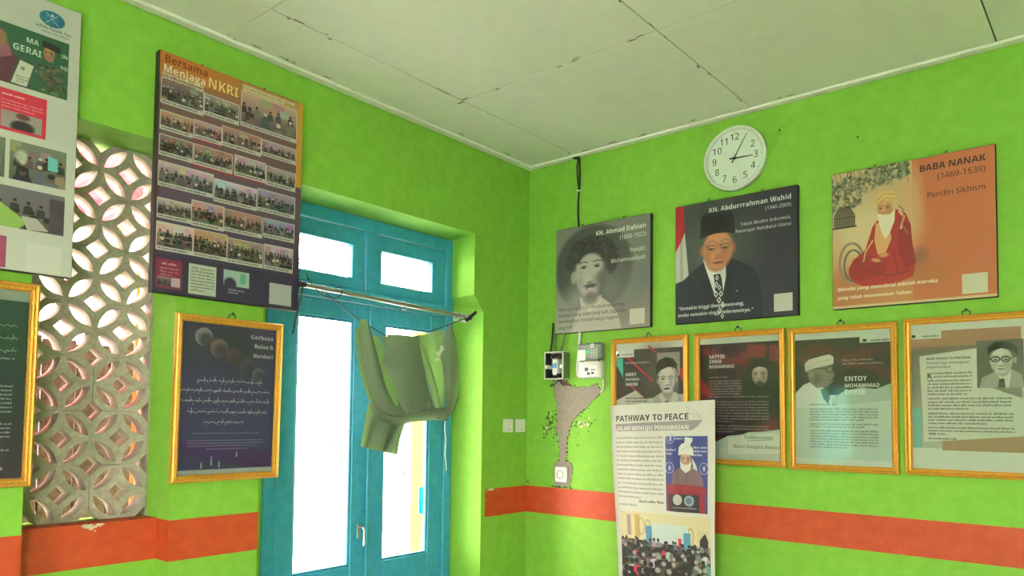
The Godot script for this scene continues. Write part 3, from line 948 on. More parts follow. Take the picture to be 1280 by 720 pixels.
func print_banner() -> Sheet:
	var p := sheet(600, 1560, col(222, 218, 214), 123)
	var dark := col(44, 40, 44)
	p.text("PATHWAY TO PEACE", 8, 77, 14.6, dark, "bold")
	p.line([[74, 4], [80, 10], [86, 12], [89, 9]], 0.35, col(176, 172, 174))
	p.line([[75, 7], [81, 13], [88, 13]], 0.35, col(176, 172, 174))
	p.line([[77, 5], [84, 9], [86, 14]], 0.35, col(176, 172, 174))
	p.poly([[8, 16.6], [89, 15.0], [84, 20.5], [79, 23.2], [8, 23.2]], col(160, 150, 156))
	p.text("JALAN MENUJU PERDAMAIAN", 9, 77, 22.4, col(238, 236, 236), "bold")
	p.rows(8, 29.6, 53, 14, 3.95, 1.3, col(150, 145, 148), 0.55)
	p.rows(30, 84.4, 53, 1, 3.9, 1.6, col(50, 46, 50), 1.0)
	p.rows(8, 88, 53, 1, 3.6, 1.3, col(150, 145, 148), 0.45)
	# speaker at a lectern
	p.rect(56, 28, 37.5, 62, col(58, 62, 138))
	for k in [[60, 54, 4], [90, 54, 4], [61, 30, 3.5]]:
		p.ring(k[0], k[1], k[2], k[2] * 1.1, 0.6, col(170, 176, 206))
		p.blob(k[0], k[1], 1.6, 2.6, col(170, 176, 206), 0.3)
	p.rows(57, 40, 66, 2, 3, 1.6, col(206, 208, 226))
	p.rows(80, 38, 93, 3, 3, 1.6, col(206, 208, 226))
	p.rows(64, 30.6, 80, 1, 3, 1.4, col(206, 208, 226), 1.0)
	p.poly([[62, 68], [63, 58], [68, 54], [74, 52], [82, 54], [87, 58], [90, 68]], col(128, 100, 108))
	p.line([[75, 58], [75, 68]], 0.6, col(96, 72, 80))
	p.face(74, 47, 9.5, 14, col(206, 160, 140), col(150, 104, 90), 0.0)
	p.poly([[69.5, 48], [70, 54], [74, 58], [78, 55], [79, 48], [76, 51], [72, 51]], col(226, 220, 216))
	p.poly([[68, 43.5], [68.5, 37], [71, 34], [73, 33.5], [73.5, 28.5], [79, 29.5], [79.5, 32], [77.5, 35], [80, 38], [80.5, 44], [74, 42.5]], col(226, 222, 214))
	p.line([[70, 40], [76, 36], [80, 38]], 0.4, col(180, 174, 168))
	p.poly([[79, 45], [83, 52], [84, 56], [80, 54]], col(216, 212, 206))
	p.poly([[57, 68], [70, 67], [92, 69], [92, 74], [57, 73]], col(150, 30, 52))
	p.rect(57, 73, 34, 17, col(142, 28, 50))
	p.rect(58.5, 75.5, 27, 14.5, col(52, 42, 46))
	p.blob(67, 80, 4.3, 4.6, col(196, 190, 192), 0.06)
	p.blob(77, 80.6, 4.6, 4.8, col(96, 120, 150), 0.06)
	p.ring(77, 80.6, 3.2, 3.4, 0.5, col(200, 206, 214))
	p.rows(63, 87, 83, 1, 3, 0.9, col(190, 186, 188), 1.0)
	# audience in a hall
	p.crowd(9, 93, 87, 70, col(226, 208, 170), col(44, 38, 44), 20, 0.75)
	p.rect(9, 93, 87, 24, col(224, 208, 172))
	p.rect(16, 96, 4, 18, col(176, 150, 150))
	p.rect(24, 95, 6, 20, col(206, 170, 110))
	for k in [[31, 99, 6], [38, 100, 4], [78, 104, 4]]:
		p.ring(k[0], k[1] + 6, k[2] * 0.6, 7, 0.5, col(150, 130, 96))
	p.rect(42, 101, 34, 17, col(206, 216, 216))
	p.rect(36, 104, 5.5, 14, col(90, 150, 196))
	p.rect(72, 107, 6, 14, col(96, 156, 200))
	p.rect(67, 112, 3, 8, col(206, 60, 90))
	p.rect(84, 104, 10, 14, col(214, 196, 160))
	p.poly([[86, 124], [86, 112], [89, 108], [91, 106], [94, 112], [94, 126]], col(46, 40, 44))
	for row in 6:
		var m := 21 - row * 2
		var size := 1.5 + row * 0.52
		for i in m:
			var px := 10.0 + (i + p.rng.randf_range(0.1, 0.9)) * 85.0 / m
			var py := 117.0 + row * 6.6 + p.rng.randf_range(-1.5, 1.5)
			var v := p.rng.randf()
			var shirt := Color.from_hsv(p.rng.randf(), 0.2 * p.rng.randf(), 0.75 * v * v + 0.12)
			if p.rng.randf() < 0.08:
				shirt = [col(200, 60, 90), col(90, 160, 150), col(80, 120, 180)][p.rng.randi() % 3]
			p.poly([[maxf(9, px - size * 1.5), py + size * 4], [maxf(9, px - size * 1.2), py + size * 1.3], [px, py + size * 0.8], [minf(96, px + size * 1.2), py + size * 1.3], [minf(96, px + size * 1.5), py + size * 4]], shirt)
			p.blob(px, py, size * 0.8, size, col(120, 86, 74).lerp(col(60, 44, 40), p.rng.randf()), 0.3)
			p.blob(px, py - size * 0.3, size * 0.85, size * 0.8, col(34, 28, 30) if p.rng.randf() < 0.75 else col(170, 164, 160), 0.3)
	p.rect(0, 155, 100, 105, col(222, 218, 214))
	# sky-blue picture with a white dome
	p.grad(9, 157, 87, 80, col(64, 178, 208), col(120, 200, 220))
	p.poly([[84, 157], [96, 157], [96, 200], [84, 200]], col(110, 100, 104))
	p.blob(38, 182, 16, 18, col(226, 226, 226), 0.05)
	p.poly([[37, 160], [39, 160], [40, 168], [36, 168]], col(230, 230, 230))
	p.rect(20, 184, 36, 50, col(222, 222, 220))
	for i in 160:
		p.blob(p.rng.randf_range(9, 20), p.rng.randf_range(157, 236), 1.6, 1.3, Color.from_hsv(0.3, 0.4, p.rng.randf_range(0.25, 0.65)), 0.4)
	p.rect(0, 157, 9, 103, col(222, 218, 214))
	p.rect(96, 157, 4, 103, col(222, 218, 214))
	p.rect(0, 237, 100, 23, col(222, 218, 214))
	p.grain(4)
	return p


const SKY := 58.0
const SUN := 4.0
const EXPOSURE := 0.9


func make_materials():
	M.wall = mottled(col(121, 178, 50), 0.055, 1.1, 0.75, 0.05, 3)
	M.wall_grey = mottled(col(146, 132, 120), 0.07, 3.5, 0.9, 0.12, 5)
	M.stripe = mottled(col(188, 60, 18), 0.08, 1.3, 0.6, 0.03, 9)
	M.chip = mottled(col(215, 205, 175), 0.1, 6.0, 0.9, 0.0, 11)
	M.ceiling = mottled(col(240, 234, 224), 0.03, 0.7, 0.85, 0.04, 13)
	M.ceiling_dark = mat(col(70, 66, 58), 0.9)
	M.floor = mottled(col(232, 226, 214), 0.06, 1.0, 0.4, 0.0, 15)
	M.teal = mottled(col(48, 150, 184), 0.07, 1.6, 0.45, 0.05, 17)
	M.block = mottled(col(178, 166, 150), 0.10, 3.0, 0.9, 0.2, 19)
	M.glass = pane_mat(col(235, 245, 245), 0.0)
	M.gold = mottled(col(236, 164, 44), 0.18, 9.0, 0.38, 0.0, 21)
	M.gold.metallic = 0.45
	M.gold_deep = mottled(col(206, 124, 26), 0.25, 12.0, 0.45, 0.0, 23)
	M.gold_deep.metallic = 0.4
	M.black = mat(col(26, 24, 27), 0.6)
	M.card = mat(col(228, 228, 220), 0.8)
	M.white = mat(col(226, 224, 216), 0.4)
	M.steel = mat(col(178, 178, 180), 0.3, 0.85)
	M.dark_steel = mat(col(70, 70, 72), 0.45, 0.7)
	M.pvc = mat(col(206, 206, 196), 0.45)
	M.green_pvc = mat(col(92, 120, 70), 0.55)
	M.cable = mat(col(34, 34, 32), 0.6)
	M.cord = mat(col(190, 190, 180), 0.7)
	M.cloth = mottled(col(114, 126, 106), 0.08, 8.0, 0.95, 0.1, 25)
	M.cloth.rim_enabled = true
	M.cloth.rim = 0.2
	M.cloth.backlight_enabled = true
	M.cloth.backlight = col(136, 178, 88)
	M.lace = mat(col(225, 228, 215), 0.9)
	M.stain = mat(col(46, 58, 30), 0.95)
	M.stain_pale = mottled(col(196, 206, 156), 0.08, 6.0, 0.95, 0.0, 27)
	M.concrete = mottled(col(206, 202, 192), 0.06, 0.6, 0.9, 0.0, 29)


# ------------------------------------------------------------------ the room
func make_room():
	var floor_ := onebox(Vector3(-0.3, -0.12, -0.3), Vector3(5.5, 0.0, 7.8), "floor", M.floor)
	structure(floor_)

	# left wall: column, lintels, the splayed reveal beside the door and the recess of the breeze blocks
	var st := tool_()
	var front := [[0.0, 0.0], [0.397, 0.0], [0.397, 2.085], [0.475, 2.172], [0.475, 2.51], [0.0, 2.51]]
	var back := [[0.0, 0.0], [0.43, 0.0], [0.43, 2.085], [0.43, 2.172], [0.43, 2.51], [0.0, 2.51]]
	var inside := Vector3(-0.15, 1.2, 0.1)
	for i in front.size():
		var j := (i + 1) % front.size()
		quad(st, Vector3(0, front[i][1], front[i][0]), Vector3(0, front[j][1], front[j][0]), Vector3(-0.3, back[j][1], back[j][0]), Vector3(-0.3, back[i][1], back[i][0]), inside)
	for s in [[front, 0.0], [back, -0.3]]:
		for t in [[0, 1, 2], [0, 2, 5], [2, 3, 5], [3, 4, 5]]:
			var v := []
			for k in t:
				v.append(Vector3(s[1], s[0][k][1], s[0][k][0]))
			tri(st, v[0], v[1], v[2], inside)
	box(st, Vector3(-0.3, 2.51, 0.0), Vector3(0, 3.1, 1.757))
	box(st, Vector3(-0.3, 0, 1.757), Vector3(0, 3.1, 2.125))
	box(st, Vector3(-0.3, 0, 1.62), Vector3(-0.2, 2.51, 1.757))
	box(st, Vector3(-0.3, 2.518, 2.125), Vector3(0, 3.1, 2.75))
	box(st, Vector3(-0.3, 0, 2.125), Vector3(-0.1, 1.1, 2.75))
	box(st, Vector3(-0.1, 0, 2.606), Vector3(0, 2.518, 2.75))
	box(st, Vector3(-0.3, 0, 2.75), Vector3(0, 3.1, 5.3))
	box(st, Vector3(-0.3, 1.75, 5.3), Vector3(0, 3.1, 6.9))
	box(st, Vector3(-0.3, 0, 5.3), Vector3(0, 0.75, 6.9))
	box(st, Vector3(-0.3, 0, 6.9), Vector3(0, 3.1, 7.8))
	var wl := build(st, "wall_left", M.wall)
	structure(wl)

	var wr := onebox(Vector3(-0.3, 0, -0.3), Vector3(5.5, 3.1, 0.0), "wall_right", M.wall)
	structure(wr)

	# back wall and side wall, each with a wide window
	st = tool_()
	box(st, Vector3(0, 0, 7.5), Vector3(5.5, 0.95, 7.8))
	box(st, Vector3(0, 2.6, 7.5), Vector3(5.5, 3.1, 7.8))
	for p in [[0.0, 2.9], [4.5, 5.5]]:
		box(st, Vector3(p[0], 0.95, 7.5), Vector3(p[1], 2.6, 7.8))
	structure(build(st, "wall_back", M.wall))
	st = tool_()
	box(st, Vector3(5.2, 0, 0), Vector3(5.5, 0.95, 7.5))
	box(st, Vector3(5.2, 2.6, 0), Vector3(5.5, 3.1, 7.5))
	for p in [[0.0, 4.9], [6.1, 7.5]]:
		box(st, Vector3(5.2, 0.95, p[0]), Vector3(5.5, 2.6, p[1]))
	structure(build(st, "wall_side", M.wall))
	room_window("window_1", Vector3(2.9, 0.95, 7.62), 1.6, 1.65, 2, 0.0)
	room_window("window_2", Vector3(5.32, 0.95, 6.1), 1.2, 1.65, 2, PI / 2)
	room_window("window_4", Vector3(-0.2, 0.75, 6.9), 1.6, 1.0, 2, PI / 2)
	var cu := base("window_curtain", Vector3(-0.1, 0.78, 5.32))
	tag(cu, "translucent teal curtain mirrored in the glass of the turbaned man's print", "curtain")
	var veil := mat(col(120, 200, 190), 0.9)
	veil.backlight_enabled = true
	veil.backlight = col(120, 215, 200)
	for part in [[0.0, 0.79], [0.79, 1.56]]:
		st = tool_()
		st.set_smooth_group(0)
		for k in 60:
			var za := lerpf(part[0], part[1], k / 60.0)
			var zb := lerpf(part[0], part[1], (k + 1) / 60.0)
			var xa := 0.018 * sin(za * 62.0)
			var xb := 0.018 * sin(zb * 62.0)
			quad(st, Vector3(xa, 0, za), Vector3(xb, 0, zb), Vector3(xb, 0.93, zb), Vector3(xa, 0.93, za), Vector3(-1, 0.5, za))
		build(st, "curtain_half", veil, cu)
	st = tool_()
	tube(st, [Vector3(0, 0.945, -0.02), Vector3(0, 0.945, 0.8), Vector3(0, 0.945, 1.58)], 0.008, 8)
	build(st, "curtain_rail", M.steel, cu)


	# ceiling: plaster-board sheets with open joints under a dark void
	var ce := base("ceiling")
	structure(ce)
	onebox(Vector3(-0.3, 3.02, -0.3), Vector3(5.5, 3.12, 7.8), "backing", M.ceiling_dark, ce)
	var xs := [0.0, 0.355, 1.39, 2.385, 3.38, 4.375, 5.2]
	var zs := [0.0, 0.95, 1.975, 2.98, 3.985, 4.99, 5.995, 7.0, 7.5]
	var rng := RandomNumberGenerator.new()
	rng.seed = 4
	for i in xs.size() - 1:
		for j in zs.size() - 1:
			var y := 3.0 + rng.randf_range(-0.0012, 0.0012)
			onebox(Vector3(xs[i] + 0.0028, y, zs[j] + 0.0014), Vector3(xs[i + 1] - 0.0028, y + 0.012, zs[j + 1] - 0.0014), "ceiling_panel", M.ceiling, ce, 0.0005)
	# cracks and smudges along the joints
	var cr := tool_()
	for k in 46:
		var lineat: Array = [[0.355, 0.0, 0.9, 2.6, true], [0.95, 0.1, 0.3, 1.4, false], [1.39, 0.0, 0.05, 1.3, true], [0.05, 0.0, 0.1, 2.3, true], [0.06, 0.0, 0.1, 1.6, false]][k % 5]
		var u := rng.randf_range(lineat[2], lineat[3])
		var c: Vector2 = Vector2(lineat[0] + rng.randf_range(-0.01, 0.014), u) if lineat[4] else Vector2(u, lineat[0] + rng.randf_range(-0.01, 0.014))
		var long := rng.randf_range(0.006, 0.03)
		var thin := rng.randf_range(0.001, 0.0026)
		var pts := []
		for q in 7:
			var r := Vector2(cos(q * TAU / 7) * (thin if lineat[4] else long), sin(q * TAU / 7) * (long if lineat[4] else thin)) * rng.randf_range(0.6, 1.2)
			pts.append(Vector3(c.x + r.x, 2.9982, c.y + r.y))
		for q in range(1, 6):
			tri(cr, pts[0], pts[q], pts[q + 1], pts[0] + Vector3(0, 1, 0))
			tri(cr, pts[0] + Vector3(0, 0.002, 0), pts[q] + Vector3(0, 0.002, 0), pts[q + 1] + Vector3(0, 0.002, 0), pts[0] - Vector3(0, 1, 0))
		for q in 7:
			quad(cr, pts[q], pts[(q + 1) % 7], pts[(q + 1) % 7] + Vector3(0, 0.002, 0), pts[q] + Vector3(0, 0.002, 0), Vector3(c.x, 2.9992, c.y))
	var crack := build(cr, "joint_crack", M.ceiling_dark, ce)
	crack.set_meta("kind", "stuff")
	# thin battens that close the edge of the ceiling
	structure(onebox(Vector3(0.0, 2.986, 0.0), Vector3(5.2, 3.0, 0.045), "trim_1", M.ceiling, null, 0.004))
	structure(onebox(Vector3(0.0, 2.986, 0.045), Vector3(0.045, 3.0, 7.5), "trim_2", M.ceiling, null, 0.004))

	# the orange-red painted band
	var y0 := 0.947
	var y1 := 1.1
	var b := 0.002
	structure(onebox(Vector3(b, y0, 0.0), Vector3(5.2, y1, b), "trim_3", M.stripe))
	var s2 := onebox(Vector3(0.0, y0, b), Vector3(b, y1, 0.364), "trim_4", M.stripe)
	structure(s2)
	var s3 := tool_()
	box(s3, Vector3(0.0, y0, 1.757), Vector3(b, y1, 2.125 + b))
	box(s3, Vector3(-0.1, y0, 2.125), Vector3(0.0, y1, 2.125 + b))
	structure(build(s3, "trim_5", M.stripe))
	var s4 := tool_()
	box(s4, Vector3(-0.1, y0, 2.125 + b), Vector3(-0.1 + b, y1 + b, 2.606))
	box(s4, Vector3(-0.19, y1, 2.125 + b), Vector3(-0.1, y1 + b, 2.606))
	var t4 := build(s4, "trim_6", M.stripe)
	structure(t4)
	structure(onebox(Vector3(0.0, y0, 2.606), Vector3(b, y1, 5.18), "trim_7", M.stripe))
	# chipped paint
	chips(t4, [[2.372, 1.094, 0.018], [2.352, 1.09, 0.012], [2.36, 1.083, 0.008], [2.33, 1.096, 0.014], [2.38, 1.098, 0.01], [2.345, 1.075, 0.005]], -0.1 + b, 31)
	chips(s2, [[0.33, 1.094, 0.012], [0.31, 1.096, 0.011], [0.355, 1.09, 0.006], [0.295, 1.095, 0.005], [0.36, 1.04, 0.004]], b, 33)


func chips(parent: Node, spots: Array, x: float, seed_value: int):
	var rng := RandomNumberGenerator.new()
	rng.seed = seed_value
	for c in spots:
		var o := PackedVector2Array()
		for i in 9:
			var r: float = c[2] * rng.randf_range(0.45, 1.1)
			o.append(Vector2(cos(i * TAU / 9) * r * 1.3, sin(i * TAU / 9) * r * 0.6))
		var st := tool_()
		slab(st, o, 0.0, 0.0008)
		var m := build(st, "paint_chip", M.chip, parent)
		m.rotation.y = PI / 2
		m.position = Vector3(x, c[1], c[0])


func room_window(called: String, at: Vector3, wide: float, h: float, lights: int, turn: float):
	var w := base(called, at, turn)
	structure(w)
	var st := tool_()
	box(st, Vector3(0, 0, -0.03), Vector3(wide, 0.06, 0.03), 0.004)
	box(st, Vector3(0, h - 0.06, -0.03), Vector3(wide, h, 0.03), 0.004)
	var step := (wide - 0.06) / lights
	for k in lights + 1:
		box(st, Vector3(k * step, 0.06, -0.03), Vector3(k * step + 0.06, h - 0.06, 0.03), 0.004)
	build(st, "window_frame", M.teal, w)
	for k in lights:
		onebox(Vector3(k * step + 0.06, 0.06, -0.003), Vector3((k + 1) * step, h - 0.06, 0.003), "pane", M.glass, w)


# ------------------------------------------------------------------ double door with two lights above
func make_doors():
	var d := base("door_1", Vector3(-0.2, 0, 0.43))
	structure(d)
	# local: z runs along the wall from the jamb by the corner (0) to the far jamb (1.185); x = 0 is the room side
	var z1 := 1.185
	var st := tool_()
	box(st, Vector3(-0.09, 0, 0), Vector3(0, 2.505, 0.06), 0.004)
	box(st, Vector3(-0.09, 0, z1 - 0.06), Vector3(0, 2.505, z1), 0.004)
	box(st, Vector3(-0.09, 2.44, 0.06), Vector3(0, 2.505, z1 - 0.06), 0.004)
	box(st, Vector3(-0.09, 2.065, 0.06), Vector3(0.004, 2.13, z1 - 0.06), 0.004)
	box(st, Vector3(-0.09, 2.13, 0.565), Vector3(0, 2.44, 0.635), 0.004)
	build(st, "door_frame", M.teal, d)
	# transom sashes
	for s in [[0.06, 0.565, 0.16, 0.52], [0.635, z1 - 0.06, 0.71, 1.04]]:
		st = tool_()
		var lo := 2.133
		var hi := 2.437
		box(st, Vector3(-0.055, lo, s[0] + 0.004), Vector3(-0.012, 2.19, s[1] - 0.004), 0.003)
		box(st, Vector3(-0.055, 2.356, s[0] + 0.004), Vector3(-0.012, hi, s[1] - 0.004), 0.003)
		box(st, Vector3(-0.055, 2.19, s[0] + 0.004), Vector3(-0.012, 2.356, s[2]), 0.003)
		box(st, Vector3(-0.055, 2.19, s[3]), Vector3(-0.012, 2.356, s[1] - 0.004), 0.003)
		var sash := build(st, "transom_sash", M.teal, d)
		onebox(Vector3(-0.036, 2.19, s[2]), Vector3(-0.031, 2.356, s[3]), "glass_pane", M.glass, sash)
	# leaves
	for s in [[0.063, 0.589, 0.167, 0.488], [0.593, z1 - 0.063, 0.692, 1.02]]:
		st = tool_()
		box(st, Vector3(-0.052, 0.01, s[0]), Vector3(-0.01, 2.062, s[2]), 0.004)
		box(st, Vector3(-0.052, 0.01, s[3]), Vector3(-0.01, 2.062, s[1]), 0.004)
		box(st, Vector3(-0.052, 1.975, s[2]), Vector3(-0.01, 2.062, s[3]), 0.004)
		box(st, Vector3(-0.052, 0.62, s[2]), Vector3(-0.01, 0.757, s[3]), 0.004)
		box(st, Vector3(-0.052, 0.01, s[2]), Vector3(-0.01, 0.2, s[3]), 0.004)
		var leaf := build(st, "door_leaf", M.teal, d)
		onebox(Vector3(-0.04, 0.2, s[2]), Vector3(-0.022, 0.62, s[3]), "door_panel", M.teal, leaf, 0.006)
		onebox(Vector3(-0.034, 0.757, s[2]), Vector3(-0.029, 1.975, s[3]), "glass_pane", M.glass, leaf)
		st = tool_()
		for q in [[s[2], s[2] + 0.012], [s[3] - 0.012, s[3]]]:
			box(st, Vector3(-0.029, 0.757, q[0]), Vector3(-0.016, 1.975, q[1]), 0.003)
		box(st, Vector3(-0.029, 0.757, s[2] + 0.012), Vector3(-0.016, 0.769, s[3] - 0.012), 0.003)
		box(st, Vector3(-0.029, 1.963, s[2] + 0.012), Vector3(-0.016, 1.975, s[3] - 0.012), 0.003)
		build(st, "glazing_bead", M.teal, leaf)
		if s[0] > 0.3:
			st = tool_()
			box(st, Vector3(-0.01, 0.89, 0.632), Vector3(-0.004, 0.96, 0.652), 0.002)
			tube(st, [Vector3(-0.006, 0.945, 0.642), Vector3(0.03, 0.945, 0.642), Vector3(0.042, 0.935, 0.643), Vector3(0.05, 0.86, 0.652)], 0.006, 8)
			build(st, "door_handle", M.steel, leaf)
	# cover strip over the meeting line
	onebox(Vector3(-0.01, 0.01, 0.58), Vector3(0.004, 2.062, 0.603), "meeting_strip", M.teal, d, 0.004)


# ------------------------------------------------------------------ breeze blocks
func block_mesh(dz: float, dy: float, thick: float) -> ArrayMesh:
	# one block seen from the room: x runs right (towards the corner), y up; a diamond in the middle, four
	# petals round it and a quarter diamond cut from each corner
	var st := tool_()
	var hx := dz * 0.5
	var hy := dy * 0.5
	var k := 0.37   # half diagonal of the diamond against the half block
	var tip0 := 0.1  # petal tips, as a share of the way between two edge middles
	var tip1 := 0.9
	var fat := 0.118
	for sx in [-1.0, 1.0]:
		for sy in [-1.0, 1.0]:
			var a := Vector2(hx, 0)
			var b := Vector2(0, hy)
			var t0 := a.lerp(b, tip0)
			var t1 := a.lerp(b, tip1)
			var nrm := Vector2(hy, hx).normalized()
			var inner := []
			var outer := []
			var n := 8
			for i in n + 1:
				var t := float(i) / n
				var bow := (1.0 - pow(2.0 * t - 1.0, 2.0)) * fat * (hx + hy) * 0.9
				inner.append(t0.lerp(t1, t) - nrm * bow)
				outer.append(t0.lerp(t1, t) + nrm * bow)
			var p1 := PackedVector2Array([Vector2(hx * k, 0), a])
			p1.append_array(PackedVector2Array(inner))
			p1.append_array(PackedVector2Array([b, Vector2(0, hy * k)]))
			var p2 := PackedVector2Array([Vector2(hx, hy * (1 - k)), Vector2(hx * (1 - k), hy), b])
			var turned := outer.duplicate()
			turned.reverse()
			p2.append_array(PackedVector2Array(turned))
			p2.append(a)
			for p in [p1, p2]:
				var q := PackedVector2Array()
				for v in p:
					q.append(Vector2(v.x * sx, v.y * sy))
				var idx := Geometry2D.triangulate_polygon(q)
				for i in range(0, idx.size(), 3):
					for z in [0.0, -thick]:
						tri(st, Vector3(q[idx[i]].x, q[idx[i]].y, z), Vector3(q[idx[i + 1]].x, q[idx[i + 1]].y, z), Vector3(q[idx[i + 2]].x, q[idx[i + 2]].y, z), Vector3(q[idx[i]].x, q[idx[i]].y, -thick * 0.5))
			var runs := []
			for i in n:
				runs.append([inner[i], inner[i + 1], t0.lerp(t1, 0.5)])
				runs.append([outer[i], outer[i + 1], t0.lerp(t1, 0.5)])
			runs.append([Vector2(hx * k, 0), Vector2(0, hy * k), Vector2.ZERO])
			runs.append([Vector2(hx, hy * (1 - k)), Vector2(hx * (1 - k), hy), Vector2(hx, hy)])
			runs.append([a, Vector2(hx, hy * (1 - k)), Vector2(hx * 2, hy * 0.3)])
			runs.append([b, Vector2(hx * (1 - k), hy), Vector2(hx * 0.3, hy * 2)])
			for r in runs:
				var u := Vector2(r[0].x * sx, r[0].y * sy)
				var v := Vector2(r[1].x * sx, r[1].y * sy)
				var c := Vector2(r[2].x * sx, r[2].y * sy)
				# the face looks towards the middle of the hole
				var away := (u + v) * 0.5 * 2.0 - c
				quad(st, Vector3(u.x, u.y, 0), Vector3(v.x, v.y, 0), Vector3(v.x, v.y, -thick), Vector3(u.x, u.y, -thick), Vector3(away.x, away.y, -thick * 0.5))
	st.generate_normals()
	return st.commit()


func make_grille():
	var g := base("window_3", Vector3(-0.19, 1.102, 2.131))
	structure(g)
	var dz := 0.2045
	var dy := 0.2022
	var mesh := block_mesh(dz - 0.0015, dy - 0.0015, 0.07)
	onebox(Vector3(-0.11, 0.0, -0.0055), Vector3(0.0, 1.414, -0.001), "jamb_mortar", M.block, g)
	var rng := RandomNumberGenerator.new()
	rng.seed = 12
	for i in 3:
		for j in 7:
			var o := put(mesh, "breeze_block", M.block, g)
			o.rotation.y = PI / 2
			o.position = Vector3(rng.randf_range(-0.003, 0.003), (j + 0.5) * dy, (i + 0.5) * dz)
			o.rotation.x = rng.randf_range(-0.004, 0.004)


# ------------------------------------------------------------------ what lies outside
func make_outside():
	var gr := onebox(Vector3(-14, -0.3, -14), Vector3(-0.3, -0.15, 14), "ground", M.concrete)
	structure(gr)
	var y := base("courtyard_wall", Vector3(-6.0, -0.15, -3.4))
	tag(y, "pale courtyard wall with grey block patches, glaring white beyond the glass door", "wall")
	onebox(Vector3(-0.2, 0, -4.5), Vector3(0, 1.95, 4.5), "wall_face", mottled(col(232, 228, 222), 0.04, 0.5, 0.9, 0.0, 35), y)
	var grey := mottled(col(66, 62, 72), 0.15, 2.0, 0.9, 0.0, 37)
	grey.metallic_specular = 0.0
	for r in [[0.51, 1.24, 0.0], [0.51, 1.1, 0.1], [-0.85, 0.95, 0.0], [-0.85, 0.7, 0.1]]:
		for k in 3:
			onebox(Vector3(0.0, r[1] + 0.02, r[0] - 0.5 + k * 0.17 + r[2] * 0.5), Vector3(0.03, r[1] + 0.13, r[0] - 0.35 + k * 0.17 + r[2] * 0.5), "block", grey, y, 0.004)
	var p := base("gate_post", Vector3(-1.5, -0.15, -0.555))
	tag(p, "pale yellow post seen through the right door pane", "post")
	var ochre := mottled(col(196, 160, 50), 0.05, 2.0, 0.9, 0.0, 39)
	ochre.metallic_specular = 0.0
	onebox(Vector3(-0.06, 0, -0.06), Vector3(0.06, 2.5, 0.06), "shaft", ochre, p, 0.006)
	onebox(Vector3(-0.075, 2.5, -0.075), Vector3(0.075, 2.55, 0.075), "cap", M.white, p, 0.006)
	var c := base("letter_box", Vector3(-1.438, 0.76, -0.555))
	tag(c, "bright cyan box on the yellow post behind the glass", "box")
	var cyan := mat(col(0, 118, 134), 0.9)
	cyan.metallic_specular = 0.0
	onebox(Vector3(0, 0, -0.085), Vector3(0.09, 0.2, 0.085), "case", cyan, c, 0.006)
	onebox(Vector3(0.09, 0.14, -0.06), Vector3(0.094, 0.155, 0.06), "slot", M.black, c)
	# the house next door closes the view behind the breeze blocks
	var hs := base("neighbour_house", Vector3(-3.4, -0.15, 3.0))
	tag(hs, "pale house wall glimpsed through the breeze blocks", "building")
	onebox(Vector3(-0.2, 0, -3.1), Vector3(0, 3.1, 0.9), "wall_face", mottled(col(226, 214, 206), 0.05, 0.6, 0.95, 0.0, 43), hs)
	onebox(Vector3(-0.5, 3.1, -3.2), Vector3(0.25, 3.2, 1.0), "roof_edge", mat(col(150, 60, 50), 0.9), hs, 0.01)
	structure(onebox(Vector3(-2.6, -0.15, 1.3), Vector3(-0.3, -0.13, 4.8), "ground_soil", mottled(col(84, 66, 58), 0.15, 1.5, 0.95, 0.0, 45)))
	# maroon board fence, orange pole and red awning behind the breeze blocks
	var f := base("board_fence", Vector3(-0.64, -0.15, 1.72))
	tag(f, "dark maroon board fence behind the breeze blocks", "fence")
	var maroon := mottled(col(84, 44, 50), 0.2, 2.0, 0.9, 0.0, 41)
	for k in 24:
		onebox(Vector3(-0.012, 1.19, k * 0.13), Vector3(0.012, 1.94 + 0.012 * (k % 3), k * 0.13 + 0.124), "plank", maroon, f, 0.003)
	for k in [0.1, 1.1, 2.1, 3.0]:
		onebox(Vector3(-0.06, 0, k), Vector3(-0.014, 1.9, k + 0.06), "post", maroon, f, 0.004)
	for h in [1.25, 1.85]:
		onebox(Vector3(-0.036, h, 0.0), Vector3(-0.014, h + 0.05, 3.1), "rail", maroon, f, 0.003)
	var o := base("orange_pole", Vector3(-0.45, -0.15, 2.072))
	tag(o, "thin bright orange pole behind the breeze blocks", "pole")
	var st := tool_()
	tube(st, [Vector3(0, 0, 0), Vector3(0, 1.4, 0), Vector3(0, 2.25, 0)], 0.011, 10)
	build(st, "shaft", mat(col(230, 96, 20), 0.5), o)
	st = tool_()
	lathe(st, Vector3.ZERO, [[0.0, 0.0], [0.09, 0.0], [0.09, 0.015], [0.02, 0.03], [0.02, 0.06]], 16)
	var foot := build(st, "foot", M.dark_steel, o)
	foot.rotation.x = -PI / 2
	var a := base("awning", Vector3(-0.3, 2.76, 1.45))
	tag(a, "red translucent awning outside, glowing through the topmost breeze blocks", "awning")
	var red := mat(col(206, 30, 44), 0.7)
	red.backlight_enabled = true
	red.backlight = col(110, 10, 16)
	st = tool_()
	for k in 36:
		var za := k * 0.09
		var zb := za + 0.09
		var ya := 0.012 * (1 if k % 2 else -1)
		quad(st, Vector3(0, ya, za), Vector3(0, -ya, zb), Vector3(-2.2, -ya - 0.03, zb), Vector3(-2.2, ya - 0.03, za), Vector3(-0.5, -3, za))
	build(st, "sheet", red, a)
	for k in [0.2, 1.15, 2.1, 3.0]:
		onebox(Vector3(-2.2, -0.075, k), Vector3(0.0, -0.04, k + 0.03), "rafter", maroon, a, 0.003)
	# wrought-iron scroll outside the lights above the door
	var w := base("window_bars", Vector3(-0.34, 2.05, 0.45))
